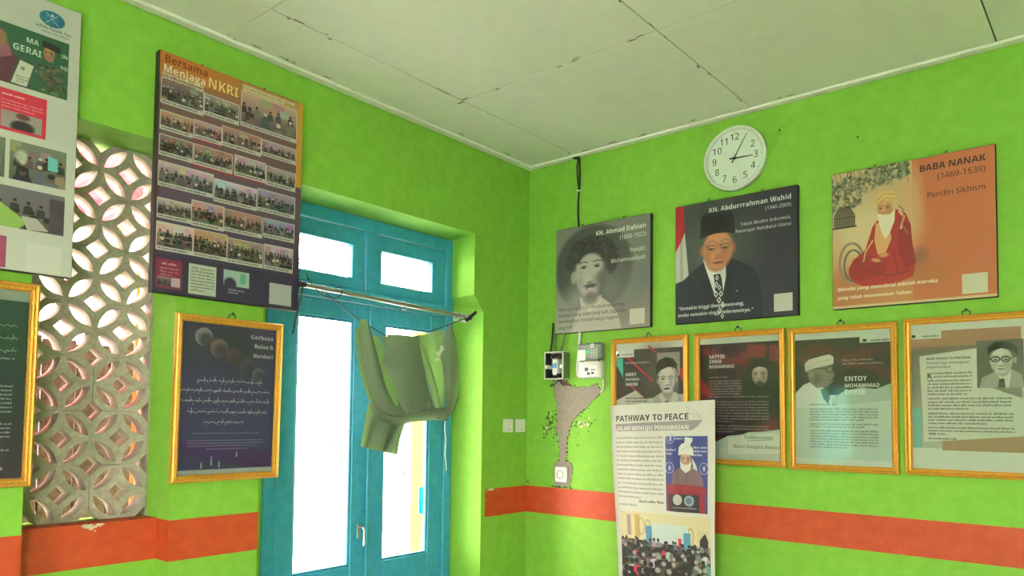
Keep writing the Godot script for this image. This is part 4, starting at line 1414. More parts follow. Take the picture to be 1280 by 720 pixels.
	tag(w, "faint pinkish wrought-iron scroll outside the light above the door", "window bars")
	var iron := mat(col(190, 120, 120), 0.6)
	for k in [0.03, 0.56, 1.1]:
		st = tool_()
		tube(st, [Vector3(0, 0.0, k), Vector3(0, 0.22, k), Vector3(0, 0.44, k)], 0.006, 6)
		build(st, "bar", iron, w)
	for h in [0.0, 0.44]:
		st = tool_()
		tube(st, [Vector3(0, h, 0.0), Vector3(0, h, 0.5), Vector3(0, h, 1.14)], 0.006, 6)
		build(st, "rail", iron, w)
	for k in [[0.03, 1.0], [0.56, 1.0], [1.1, -1.0]]:
		st = tool_()
		var pts := []
		for i in 25:
			var t := i / 24.0
			pts.append(Vector3(0, 0.22 + sin(t * TAU) * 0.09 * (1.0 - 0.3 * sin(t * TAU * 4.0)), k[0] + k[1] * (0.09 - 0.09 * cos(t * TAU) * (1.0 + 0.25 * sin(t * TAU * 4.0)))))
		tube(st, pts, 0.004, 6)
		build(st, "scroll", iron, w)


# ------------------------------------------------------------------ boards and frames
# a printed board with black edges; stands at its lower left corner, faces +z
func board(called: String, wide: float, high: float, deep: float, print_: Material, at: Vector3, turn: float) -> Node3D:
	var o := base(called, at, turn)
	onebox(Vector3(0, 0, 0.001), Vector3(wide, high, deep - 0.001), "panel", M.black, o, 0.002)
	var q := QuadMesh.new()
	q.size = Vector2(wide - 0.004, high - 0.004)
	var p := put(q, "print", print_, o)
	p.position = Vector3(wide * 0.5, high * 0.5, deep)
	for k in [0.28, 0.72]:
		var st := tool_()
		tube(st, [Vector3(wide * k, high - 0.004, deep * 0.4), Vector3(wide * k, high + 0.012, deep * 0.5), Vector3(wide * k + 0.004, high + 0.016, 0.002)], 0.002, 6)
		build(st, "hanger", M.dark_steel, o)
	return o


# gilt moulding with a beaded inner edge, print and glass; stands at its lower left corner, faces +z
func framed(called: String, wide: float, high: float, print_: Material, at: Vector3, turn: float, lean := 0.018) -> Node3D:
	var o := base(called, at, turn)
	var profile := [[0.0, 0.0], [0.0, 0.014], [0.003, 0.02], [0.008, 0.023], [0.012, 0.02], [0.014, 0.017], [0.017, 0.0185], [0.022, 0.017], [0.026, 0.011], [0.028, 0.011], [0.028, 0.0]]
	var st := tool_()
	for i in profile.size() - 1:
		var a = profile[i]
		var b = profile[i + 1]
		var ca := [Vector3(a[0], a[0], a[1]), Vector3(wide - a[0], a[0], a[1]), Vector3(wide - a[0], high - a[0], a[1]), Vector3(a[0], high - a[0], a[1])]
		var cb := [Vector3(b[0], b[0], b[1]), Vector3(wide - b[0], b[0], b[1]), Vector3(wide - b[0], high - b[0], b[1]), Vector3(b[0], high - b[0], b[1])]
		var core := [Vector3(wide * 0.5, 0.014, 0.008), Vector3(wide - 0.014, high * 0.5, 0.008), Vector3(wide * 0.5, high - 0.014, 0.008), Vector3(0.014, high * 0.5, 0.008)]
		for k in 4:
			quad(st, ca[k], ca[(k + 1) % 4], cb[(k + 1) % 4], cb[k], core[k])
	var moulding := build(st, "moulding", M.gold, o)
	# beads and rope twist along the moulding
	for run in [[0.0245, 0.0135, 0.0028, 0.0075], [0.0115, 0.0205, 0.0026, 0.0095]]:
		st = tool_()
		var inset: float = run[0]
		var loop := [Vector3(inset, inset, 0), Vector3(wide - inset, inset, 0), Vector3(wide - inset, high - inset, 0), Vector3(inset, high - inset, 0)]
		for k in 4:
			var a: Vector3 = loop[k]
			var b: Vector3 = loop[(k + 1) % 4]
			var along := (b - a).normalized()
			var side := Vector3(-along.y, along.x, 0)
			var n := int(a.distance_to(b) / run[3])
			for i in n:
				var c := a.lerp(b, (i + 0.5) / n) + Vector3(0, 0, run[1])
				var r: float = run[2]
				var ring := []
				for q in 6:
					var d := along * cos(q * TAU / 6) * r * 1.3 + side * sin(q * TAU / 6) * r
					ring.append(c + d + along * d.dot(side) * 0.8)
				for q in 6:
					tri(st, ring[q], ring[(q + 1) % 6], c + Vector3(0, 0, r), c - Vector3(0, 0, r))
		var bead := build(st, "beading", M.gold_deep, moulding)
		bead.set_meta("kind", "stuff")
	onebox(Vector3(0.004, 0.004, 0.0005), Vector3(wide - 0.004, high - 0.004, 0.004), "back_board", M.black, o)
	var q := QuadMesh.new()
	q.size = Vector2(wide - 0.05, high - 0.05)
	var p := put(q, "print", print_, o)
	p.position = Vector3(wide * 0.5, high * 0.5, 0.0055)
	var gq := QuadMesh.new()
	gq.size = Vector2(wide - 0.054, high - 0.054)
	var gl := put(gq, "glass_pane", M.glass, o)
	gl.position = Vector3(wide * 0.5, high * 0.5, 0.0095)
	st = tool_()
	tube(st, [Vector3(wide * 0.47, high - 0.002, 0.006), Vector3(wide * 0.47, high + 0.014, 0.006), Vector3(wide * 0.5, high + 0.02, 0.004), Vector3(wide * 0.53, high + 0.014, 0.006), Vector3(wide * 0.53, high - 0.002, 0.006)], 0.0022, 6)
	lathe(st, Vector3(wide * 0.5, high + 0.02, 0.0), [[0.0, 0.016], [0.005, 0.015], [0.006, 0.012], [0.0022, 0.011], [0.0022, -0.004]], 10)
	build(st, "hanger", M.dark_steel, o)
	# the top hangs a little away from the wall
	o.rotation = Vector3.ZERO
	o.transform.basis = Basis(Vector3.UP, turn) * Basis(Vector3.RIGHT, lean)
	return o


func make_right_wall_things():
	tag(board("portrait_board", 0.618, 0.602, 0.028, print_mat(print_dahlan()), Vector3(0.225, 1.982, 0.0), 0.0), "grey portrait board of a man in thin spectacles, beside the hanging cable", "board", "portrait boards on the right wall")
	tag(board("portrait_board", 0.619, 0.604, 0.028, print_mat(print_wahid()), Vector3(0.986, 1.983, 0.0), 0.0), "dark navy portrait board of a man in black cap and suit, under the clock", "board", "portrait boards on the right wall")
	tag(board("portrait_board", 0.618, 0.606, 0.028, print_mat(print_nanak()), Vector3(1.756, 1.993, 0.0), 0.0), "terracotta board with a painted white-bearded man in a red robe", "board", "portrait boards on the right wall")
	var g := "gilt framed prints on the right wall"
	tag(framed("framed_print", 0.452, 0.645, print_mat(print_arief()), Vector3(0.603, 1.285, 0.002), 0.0), "gilt framed print of a young man with a moustache, half behind the banner", "picture", g)
	tag(framed("framed_print", 0.452, 0.645, print_mat(print_sayyid()), Vector3(1.09, 1.284, 0.002), 0.0), "gilt framed dark red print with handwriting at its foot", "picture", g)
	tag(framed("framed_print", 0.457, 0.645, print_mat(print_entoy()), Vector3(1.558, 1.279, 0.002), 0.0), "gilt framed print of a man in white turban seen in profile", "picture", g)
	tag(framed("framed_print", 0.457, 0.648, print_mat(print_rudolf()), Vector3(2.037, 1.283, 0.002), 0.0), "gilt framed print with a page and a bespectacled man in suit, rightmost", "picture", g)
	make_clock()
	make_banner()
	make_meter()


func make_left_wall_things():
	var t := PI / 2
	tag(board("photo_collage_board", 0.62, 0.905, 0.035, print_mat(print_collage(), 0.4), Vector3(0.0, 1.945, 2.232), t), "tall dark board crowded with small group photographs, headed NKRI", "board")
	tag(board("photo_board", 0.62, 0.918, 0.03, print_mat(print_left()), Vector3(0.0, 1.952, 3.117), t), "white board with a few photographs and a red card, at the left edge", "board")
	tag(framed("framed_print", 0.456, 0.643, print_mat(print_gerhana()), Vector3(0.002, 1.238, 2.134), t), "gilt framed dark blue print with a row of eclipsing moons", "picture", "framed prints on the left wall")
	tag(framed("framed_print", 0.456, 0.66, print_mat(print_leftframe()), Vector3(0.002, 1.258, 3.044), t), "gilt framed dark green print cut off at the left edge", "picture", "framed prints on the left wall")
	make_rod()
	make_cloth()
	for k in [[0.2195, "white wall switch nearer the door, left of the pair"], [0.1085, "white wall switch nearer the corner, right of the pair"]]:
		var o := base("light_switch", Vector3(0.0, 1.415, k[0]), t)
		tag(o, k[1], "switch", "pair of wall switches")
		onebox(Vector3(0, 0, 0), Vector3(0.085, 0.076, 0.009), "plate", M.white, o, 0.003)
		onebox(Vector3(0.018, 0.012, 0.009), Vector3(0.067, 0.064, 0.013), "rocker", M.white, o, 0.002)
		onebox(Vector3(0.034, 0.016, 0.0131), Vector3(0.052, 0.019, 0.0134), "mark", M.dark_steel, o)


func make_clock():
	var o := base("wall_clock", Vector3(1.302, 2.775, 0.001))
	tag(o, "round white wall clock with black numerals under the ceiling", "clock")
	var r := 0.158
	var rim := mat(col(214, 216, 206), 0.3)
	var st := tool_()
	lathe(st, Vector3.ZERO, [[0.0, 0.0], [r - 0.01, 0.0], [r, 0.006], [r, 0.03], [r - 0.004, 0.037], [r - 0.011, 0.038], [r - 0.016, 0.033], [r - 0.018, 0.022]], 64)
	build(st, "rim", rim, o)
	st = tool_()
	lathe(st, Vector3.ZERO, [[0.0, 0.021], [r - 0.0175, 0.021], [r - 0.0175, 0.019]], 64, false)
	build(st, "dial", mat(col(214, 220, 208), 0.6), o)
	var ink := mat(col(38, 42, 36), 0.6)
	var f := SystemFont.new()
	f.font_names = PackedStringArray(["Droid Sans"])
	for n in range(1, 13):
		if n != 1:
			var tm := TextMesh.new()
			tm.text = str(n)
			tm.font = f
			tm.font_size = 32
			tm.pixel_size = 0.00138
			tm.depth = 0.0006
			var t := put(tm, "numeral", ink, o)
			t.position = Vector3(sin(n * TAU / 12) * r * 0.67, cos(n * TAU / 12) * r * 0.67, 0.0218)
		st = tool_()
		var d := Vector3(sin(n * TAU / 12), cos(n * TAU / 12), 0)
		tube(st, [Vector3(0, 0, 0.0214) + d * r * 0.83, Vector3(0, 0, 0.0214) + d * r * 0.86], 0.0012, 6)
		build(st, "tick", ink, o)
	for hnd in [[0.9, 0.58, 0.0035, "hour_hand", 1.6], [0.2, 0.80, 0.0026, "minute_hand", 1.3], [5.35, 0.74, 0.0009, "second_hand", 0.2]]:
		var a: float = hnd[0] if hnd[3] != "hour_hand" else 3.08
		if hnd[3] == "minute_hand":
			a = 1.0
		var d := Vector3(sin(a * TAU / 12), cos(a * TAU / 12), 0)
		var side := Vector3(d.y, -d.x, 0)
		st = tool_()
		var zz := 0.026 if hnd[3] == "hour_hand" else 0.028
		var w: float = hnd[2]
		var tip: Vector3 = d * r * hnd[1]
		var tail := -d * r * 0.16
		var mid := Vector3(0, 0, zz - 0.0005)
		for z in [zz, zz - 0.001]:
			quad(st, tail - side * w * 1.2 + Vector3(0, 0, z), tail + side * w * 1.2 + Vector3(0, 0, z), tip + side * w * 0.55 + Vector3(0, 0, z), tip - side * w * 0.55 + Vector3(0, 0, z), mid)
		build(st, hnd[3], M.cord if hnd[3] == "second_hand" else mat(col(20, 22, 18), 0.5), o)
	st = tool_()
	lathe(st, Vector3(0, 0, 0.022), [[0.006, 0.0], [0.006, 0.007], [0.0, 0.008]], 16)
	build(st, "hub", M.black, o)


func make_banner():
	var o := base("standing_banner", Vector3(0.98, 0.0, 0.14))
	tag(o, "tall printed banner on a stand in front of the orange band", "banner")
	# sheet: slightly wavy cloth, a touch wider and nearer at its top; its left edge curls back
	var nx := 28
	var ny := 48
	var arrays := []
	arrays.resize(Mesh.ARRAY_MAX)
	var v := PackedVector3Array()
	var uv := PackedVector2Array()
	var idx := PackedInt32Array()
	for j in ny + 1:
		var t := float(j) / ny
		for i in nx + 1:
			var s := float(i) / nx
			var y := lerpf(0.07, 1.575, t) + 0.028 * (s - 0.35) * pow(t, 3.0)
			var half := lerpf(0.268, 0.297, t)
			var x := (s * 2.0 - 1.0) * half + lerpf(-0.01, 0.012, t)
			var z := lerpf(-0.045, 0.075, t) + 0.006 * sin(s * 19.0 + t * 2.0) * (0.35 + t) + 0.005 * sin(t * 9.0 + s * 3.0) - 0.05 * pow(maxf(0.0, 0.14 - s) / 0.14, 2.0)
			v.append(Vector3(x, y, z))
			uv.append(Vector2(s, 1.0 - t))
	for j in ny:
		for i in nx:
			var a := j * (nx + 1) + i
			idx.append_array(PackedInt32Array([a, a + nx + 2, a + 1, a, a + nx + 1, a + nx + 2]))
	arrays[Mesh.ARRAY_VERTEX] = v
	arrays[Mesh.ARRAY_TEX_UV] = uv
	arrays[Mesh.ARRAY_INDEX] = idx
	var am := ArrayMesh.new()
	am.add_surface_from_arrays(Mesh.PRIMITIVE_TRIANGLES, arrays)
	var st := SurfaceTool.new()
	st.create_from(am, 0)
	st.generate_normals()
	put(st.commit(), "printed_sheet", print_mat(print_banner(), 0.5), o)
	# the crossed stand behind it
	for k in [-1.0, 1.0]:
		st = tool_()
		tube(st, [Vector3(0.24 * k, 1.53, 0.015), Vector3(0.0, 0.8, -0.055), Vector3(-0.24 * k, 0.08, -0.08)], 0.005, 8)
		build(st, "stand_rod", M.dark_steel, o)
		st = tool_()
		tube(st, [Vector3(0.0, 0.8, -0.045), Vector3(0.12 * k, 0.4, -0.07), Vector3(0.2 * k, 0.006, -0.1)], 0.006, 8)
		build(st, "stand_leg", M.dark_steel, o)
	st = tool_()
	tube(st, [Vector3(0.0, 0.8, -0.045), Vector3(0.0, 0.4, 0.1), Vector3(0.0, 0.006, 0.26)], 0.006, 8)
	build(st, "stand_leg", M.dark_steel, o)


func make_meter():
	# prepayment meter
	var o := base("power_meter", Vector3(0.398, 1.72, 0.0))
	tag(o, "grey electricity meter with keypad and green display", "meter")
	var grey := mat(col(126, 136, 126), 0.45)
	onebox(Vector3(0, 0.1, 0.004), Vector3(0.155, 0.196, 0.06), "upper_case", grey, o, 0.012)
	onebox(Vector3(0.0, 0.0, 0.004), Vector3(0.155, 0.098, 0.052), "terminal_cover", M.pvc, o, 0.008)
	onebox(Vector3(0.006, 0.098, 0.058), Vector3(0.06, 0.158, 0.0612), "label_plate", M.white, o, 0.001)
	var lit := mat(col(40, 196, 120), 0.3)
	onebox(Vector3(0.064, 0.137, 0.0595), Vector3(0.09, 0.153, 0.0625), "display", lit, o, 0.001)
	for i in 3:
		for j in 4:
			onebox(Vector3(0.096 + i * 0.0155, 0.109 + j * 0.0135, 0.0595), Vector3(0.1075 + i * 0.0155, 0.118 + j * 0.0135, 0.0635), "key", M.pvc, o, 0.0015)
	var st := tool_()
	lathe(st, Vector3(0.105, 0.178, 0.0595), [[0.0, 0.003], [0.004, 0.003], [0.0045, 0.005], [0.013, 0.005], [0.014, 0.0]], 20)
	build(st, "sensor_ring", M.white, o)
	st = tool_()
	lathe(st, Vector3(0.105, 0.178, 0.0628), [[0.0, 0.0006], [0.0042, 0.0004], [0.0044, -0.002]], 12)
	build(st, "sensor", M.black, o)
	for k in [[0.04, 0.012, 0.13, 0.068], [0.016, 0.03, 0.034, 0.09]]:
		onebox(Vector3(k[0], k[1], 0.0515), Vector3(k[2], k[3], 0.0535), "sticker", mat(col(240, 238, 232), 0.5), o, 0.0005)
	for k in [[0.05, 0.04, 0.075, 0.06], [0.066, 0.018, 0.086, 0.034], [0.094, 0.022, 0.112, 0.036], [0.09, 0.044, 0.122, 0.05]]:
		onebox(Vector3(k[0], k[1], 0.0533), Vector3(k[2], k[3], 0.0539), "sticker_mark", M.dark_steel, o)
	for k in [[0.03, 0.098], [0.145, 0.098]]:
		st = tool_()
		lathe(st, Vector3(k[0], k[1], 0.05), [[0.0, 0.009], [0.005, 0.008], [0.006, 0.0]], 12)
		build(st, "screw", M.dark_steel, o)

	# breaker box with its lid off
	var b := base("breaker_box", Vector3(0.176, 1.72, 0.0))
	tag(b, "open white breaker box with bare wiring, left of the meter", "breaker box")
	st = tool_()
	box(st, Vector3(0, 0, 0.001), Vector3(0.133, 0.158, 0.006))
	box(st, Vector3(0, 0, 0.006), Vector3(0.006, 0.158, 0.068), 0.002)
	box(st, Vector3(0.127, 0, 0.006), Vector3(0.133, 0.158, 0.068), 0.002)
	box(st, Vector3(0.006, 0, 0.006), Vector3(0.127, 0.006, 0.068), 0.002)
	box(st, Vector3(0.006, 0.152, 0.006), Vector3(0.127, 0.158, 0.068), 0.002)
	build(st, "case", M.pvc, b)
	for k in [0.013, 0.12]:
		st = tool_()
		tube(st, [Vector3(k, 0.072, 0.008), Vector3(k, 0.072, 0.04), Vector3(k, 0.072, 0.066)], 0.011, 12)
		build(st, "screw_boss", M.white, b)
	onebox(Vector3(0.008, 0.01, 0.0062), Vector3(0.125, 0.15, 0.009), "back_plate", M.black, b)
	onebox(Vector3(0.006, 0.006, 0.0065), Vector3(0.0085, 0.152, 0.06), "lining", M.cable, b)
	onebox(Vector3(0.133, 0.004, 0.002), Vector3(0.1345, 0.154, 0.06), "painted_side", M.green_pvc, b)
	onebox(Vector3(0.042, 0.035, 0.009), Vector3(0.082, 0.118, 0.045), "breaker", mat(col(196, 196, 188), 0.5), b, 0.003)
	onebox(Vector3(0.052, 0.065, 0.045), Vector3(0.072, 0.09, 0.058), "breaker_switch", mat(col(40, 120, 190), 0.4), b, 0.002)
	for k in [0.026, 0.1]:
		onebox(Vector3(0.05, k, 0.044), Vector3(0.074, k + 0.012, 0.048), "terminal", M.white, b, 0.001)
	var hues := [col(30, 28, 28), col(120, 60, 40), col(36, 34, 40), col(140, 120, 100), col(60, 36, 30), col(24, 24, 30), col(96, 40, 34)]
	var rng := RandomNumberGenerator.new()
	rng.seed = 8
	for i in 14:
		st = tool_()
		var up := i < 7
		var x0 := rng.randf_range(0.02, 0.11)
		var pts := []
		for k in 9:
			var t := k / 8.0
			if up:
				pts.append(Vector3(lerpf(x0, 0.062, t) + sin(t * 5.0 + i) * 0.016, lerpf(0.15, 0.112, t) + sin(t * PI) * -0.01, 0.02 + sin(t * PI) * 0.022))
			else:
				pts.append(Vector3(lerpf(0.058, x0 + 0.03, t) + sin(t * 6.0 + i) * 0.014, lerpf(0.036, -0.035, t), 0.03 + sin(t * PI + i) * 0.016 - 0.016 * t))
		tube(st, pts, 0.0024, 6)
		build(st, "wire", mat(hues[i % hues.size()], 0.5), b)

	# conduits coming down from behind the portrait board
	for k in [[0.198, "slim dark conduit, leftmost above the breaker box", M.cable, 0.006, 0.002], [0.232, "green painted conduit, middle of three above the breaker box", M.green_pvc, 0.0085, -0.006], [0.272, "green painted conduit, right of three above the breaker box", M.green_pvc, 0.0085, 0.006]]:
		var c := tool_()
		var pts := []
		for i in 9:
			var t := i / 8.0
			pts.append(Vector3(k[0] + sin(t * PI) * k[4] * 2.0, lerpf(1.879, 2.05, t), lerpf(0.035, 0.012, t)))
		tube(c, pts, k[3], 10)
		tag(build(c, "conduit", k[2]), k[1], "conduit", "conduits above the breaker box")
	var c := tool_()
	tube(c, [Vector3(0.39, 2.05, 0.014), Vector3(0.388, 1.98, 0.014), Vector3(0.384, 1.86, 0.016), Vector3(0.38, 1.8, 0.02), Vector3(0.382, 1.765, 0.026), Vector3(0.39, 1.742, 0.032), Vector3(0.4, 1.734, 0.036)], 0.0095, 12)
	tag(build(c, "conduit", M.pvc), "pale pipe curving into the left side of the meter", "conduit")
	c = tool_()
	tube(c, [Vector3(0.545, 1.742, 0.022), Vector3(0.549, 1.715, 0.018), Vector3(0.549, 1.69, 0.012), Vector3(0.543, 1.66, 0.008), Vector3(0.525, 1.645, 0.005)], 0.008, 10)
	tag(build(c, "conduit", M.pvc), "short pale pipe from the meter's foot into the cement", "conduit")

	# cable that drops from the ceiling
	c = tool_()
	var pts := []
	for i in 13:
		var t := i / 12.0
		pts.append(Vector3(0.372 + sin(t * 7.0) * 0.005, lerpf(2.985, 2.56, t), 0.012))
	tube(c, pts, 0.0055, 8)
	tube(c, [Vector3(0.372, 2.985, 0.02), Vector3(0.36, 2.93, 0.016), Vector3(0.362, 2.86, 0.012), Vector3(0.372, 2.8, 0.012)], 0.004, 8)
	for i in 4:
		tube(c, [Vector3(0.345 + i * 0.016, 2.981 - (i % 2) * 0.008, 0.035), Vector3(0.372, 2.972, 0.025), Vector3(0.395 - i * 0.012, 2.978, 0.05)], 0.003, 6)
	var cab := base("hanging_cable")
	tag(cab, "black cable dropping from the ceiling behind the grey portrait board", "cable")
	build(c, "cable", M.cable, cab)
	c = tool_()
	box(c, Vector3(0.362, 2.79, 0.004), Vector3(0.382, 2.797, 0.021), 0.002)
	build(c, "clip", M.white, cab)

	# socket
	var s := base("wall_socket", Vector3(0.222, 1.136, 0.003))
	tag(s, "white wall socket set in cement above the orange band", "socket")
	onebox(Vector3(0, 0, 0), Vector3(0.084, 0.086, 0.016), "plate", M.white, s, 0.005)
	st = tool_()
	lathe(st, Vector3(0.04, 0.043, 0.016), [[0.024, 0.0], [0.024, 0.002], [0.021, 0.002], [0.02, -0.01], [0.0, -0.01]], 24)
	build(st, "recess", mat(col(120, 118, 108), 0.6), s)
	for k in [0.032, 0.052]:
		st = tool_()
		lathe(st, Vector3(0.04, k + 0.001, 0.0065), [[0.0035, 0.0], [0.0, 0.0004]], 10)
		build(st, "hole", M.black, s)


func make_rod():
	var o := base("curtain_rod", Vector3(0.05, 0, 0))
	tag(o, "bare metal curtain rod with rings across the door top", "curtain rod")
	var a := Vector3(0, 2.06, 1.605)
	var b := Vector3(0, 2.033, 0.565)
	var st := tool_()
	tube(st, [a, a.lerp(b, 0.5), b], 0.0105, 12)
	build(st, "pole", M.steel, o)
	for e in [a, b]:
		st = tool_()
		tube(st, [e + Vector3(-0.06, 0.0, 0), e + Vector3(-0.03, -0.004, 0), e], 0.005, 8)
		tube(st, [e + Vector3(0, 0, 0.012), e, e - Vector3(0, 0, 0.012)], 0.014, 12)
		build(st, "bracket", M.dark_steel, o)
	for k in [0.1, 0.56, 0.905, 0.935, 0.962, 0.975]:
		st = tool_()
		var pts := []
		for i in 17:
			pts.append(a.lerp(b, k) + Vector3(cos(i * TAU / 16) * 0.02, sin(i * TAU / 16) * 0.02 - 0.009, 0.003 * sin(i * 2.0)))
		tube(st, pts, 0.0022, 6, false)
		build(st, "ring", M.steel, o)
	# loose wire loops wound round the far end
	st = tool_()
	var loop := []
	for i in 33:
		var t := i / 32.0
		loop.append(a + Vector3(0.012 + 0.01 * sin(t * 11.0), 0.02 - 0.05 * t + 0.035 * sin(t * 9.0), -0.02 - 0.17 * t + 0.05 * sin(t * 7.0)))
	tube(st, loop, 0.0022, 6)
	build(st, "wire_loop", M.cable, o)
	# strip hanging from the far end
	st = tool_()
	tube(st, [a + Vector3(0.02, 0.0, 0.01), a + Vector3(0.02, -0.1, 0.03), a + Vector3(0.018, -0.22, 0.055)], 0.004, 6)
	build(st, "hanging_strip", M.cable, o)
	# black tie at the near end
	st = tool_()
	box(st, Vector3(-0.006, -0.05, -0.009), Vector3(0.006, 0.05, 0.009), 0.004)
	var tie := build(st, "tie", M.black, o)
	tie.position = b + Vector3(0.02, 0.004, 0.005)
	tie.rotation = Vector3(-0.95, 0, 0)

	var line := tool_()
	tube(line, [Vector3(0.06, 2.04, 1.5), Vector3(0.07, 1.992, 1.419), Vector3(0.07, 1.936, 1.313), Vector3(0.07, 1.883, 1.167), Vector3(0.07, 1.872, 1.078), Vector3(0.07, 1.889, 0.978), Vector3(0.07, 1.936, 0.843), Vector3(0.07, 1.974, 0.741), Vector3(0.065, 2.03, 0.585)], 0.0025, 6)
	tag(build(line, "clothes_line", M.cable), "thin dark cord slung below the curtain rod", "cord")


func along(pts: Array, t: float) -> Vector2:
	var total := 0.0
	for i in pts.size() - 1:
		total += Vector2(pts[i][0], pts[i][1]).distance_to(Vector2(pts[i + 1][0], pts[i + 1][1]))
	var left := t * total
	for i in pts.size() - 1:
		var a := Vector2(pts[i][0], pts[i][1])
		var b := Vector2(pts[i + 1][0], pts[i + 1][1])
		var d := a.distance_to(b)
		if left <= d or i == pts.size() - 2:
			return a.lerp(b, clampf(left / maxf(d, 1e-6), 0.0, 1.0))
		left -= d
	return Vector2(pts[-1][0], pts[-1][1])


func smooth_run(pts: Array, n: int) -> Array:
	# resampled evenly, then rounded
	var out := []
	for i in n + 1:
		out.append(along(pts, float(i) / n))
	for pass_ in 3:
		var next := out.duplicate()
		for i in range(1, n):
			next[i] = (out[i - 1] + out[i] * 2.0 + out[i + 1]) / 4.0
		out = next
	return out


# cloth stretched between two edges given as (z, y); x0..x1 is how far each edge stands from the wall
func drape(st: SurfaceTool, left: Array, right: Array, xl: float, xr: float, bulge: float, folds: float, depth: float, nu := 20, nv := 28):
	var a := smooth_run(left, nv)
	var b := smooth_run(right, nv)
	st.set_smooth_group(0)
	var g := []
	for j in nv + 1:
		var row := []
		var t := float(j) / nv
		for i in nu + 1:
			var s := float(i) / nu
			var p: Vector2 = a[j].lerp(b[j], s)
			var x := lerpf(xl, xr, s) + bulge * sin(PI * s) * sin(PI * minf(1.0, t * 0.7 + 0.15)) + depth * sin(folds * TAU * s + 1.6 * t) * sqrt(sin(PI * clampf(s, 0.02, 0.98))) * (0.3 + 0.7 * t)
			row.append(Vector3(x, p.y, p.x))
		g.append(row)
	for j in nv:
		for i in nu:
			for f in [[g[j][i], g[j][i + 1], g[j + 1][i + 1]], [g[j][i], g[j + 1][i + 1], g[j + 1][i]]]:
				for v in f:
					st.add_vertex(v)
	st.set_smooth_group(-1)


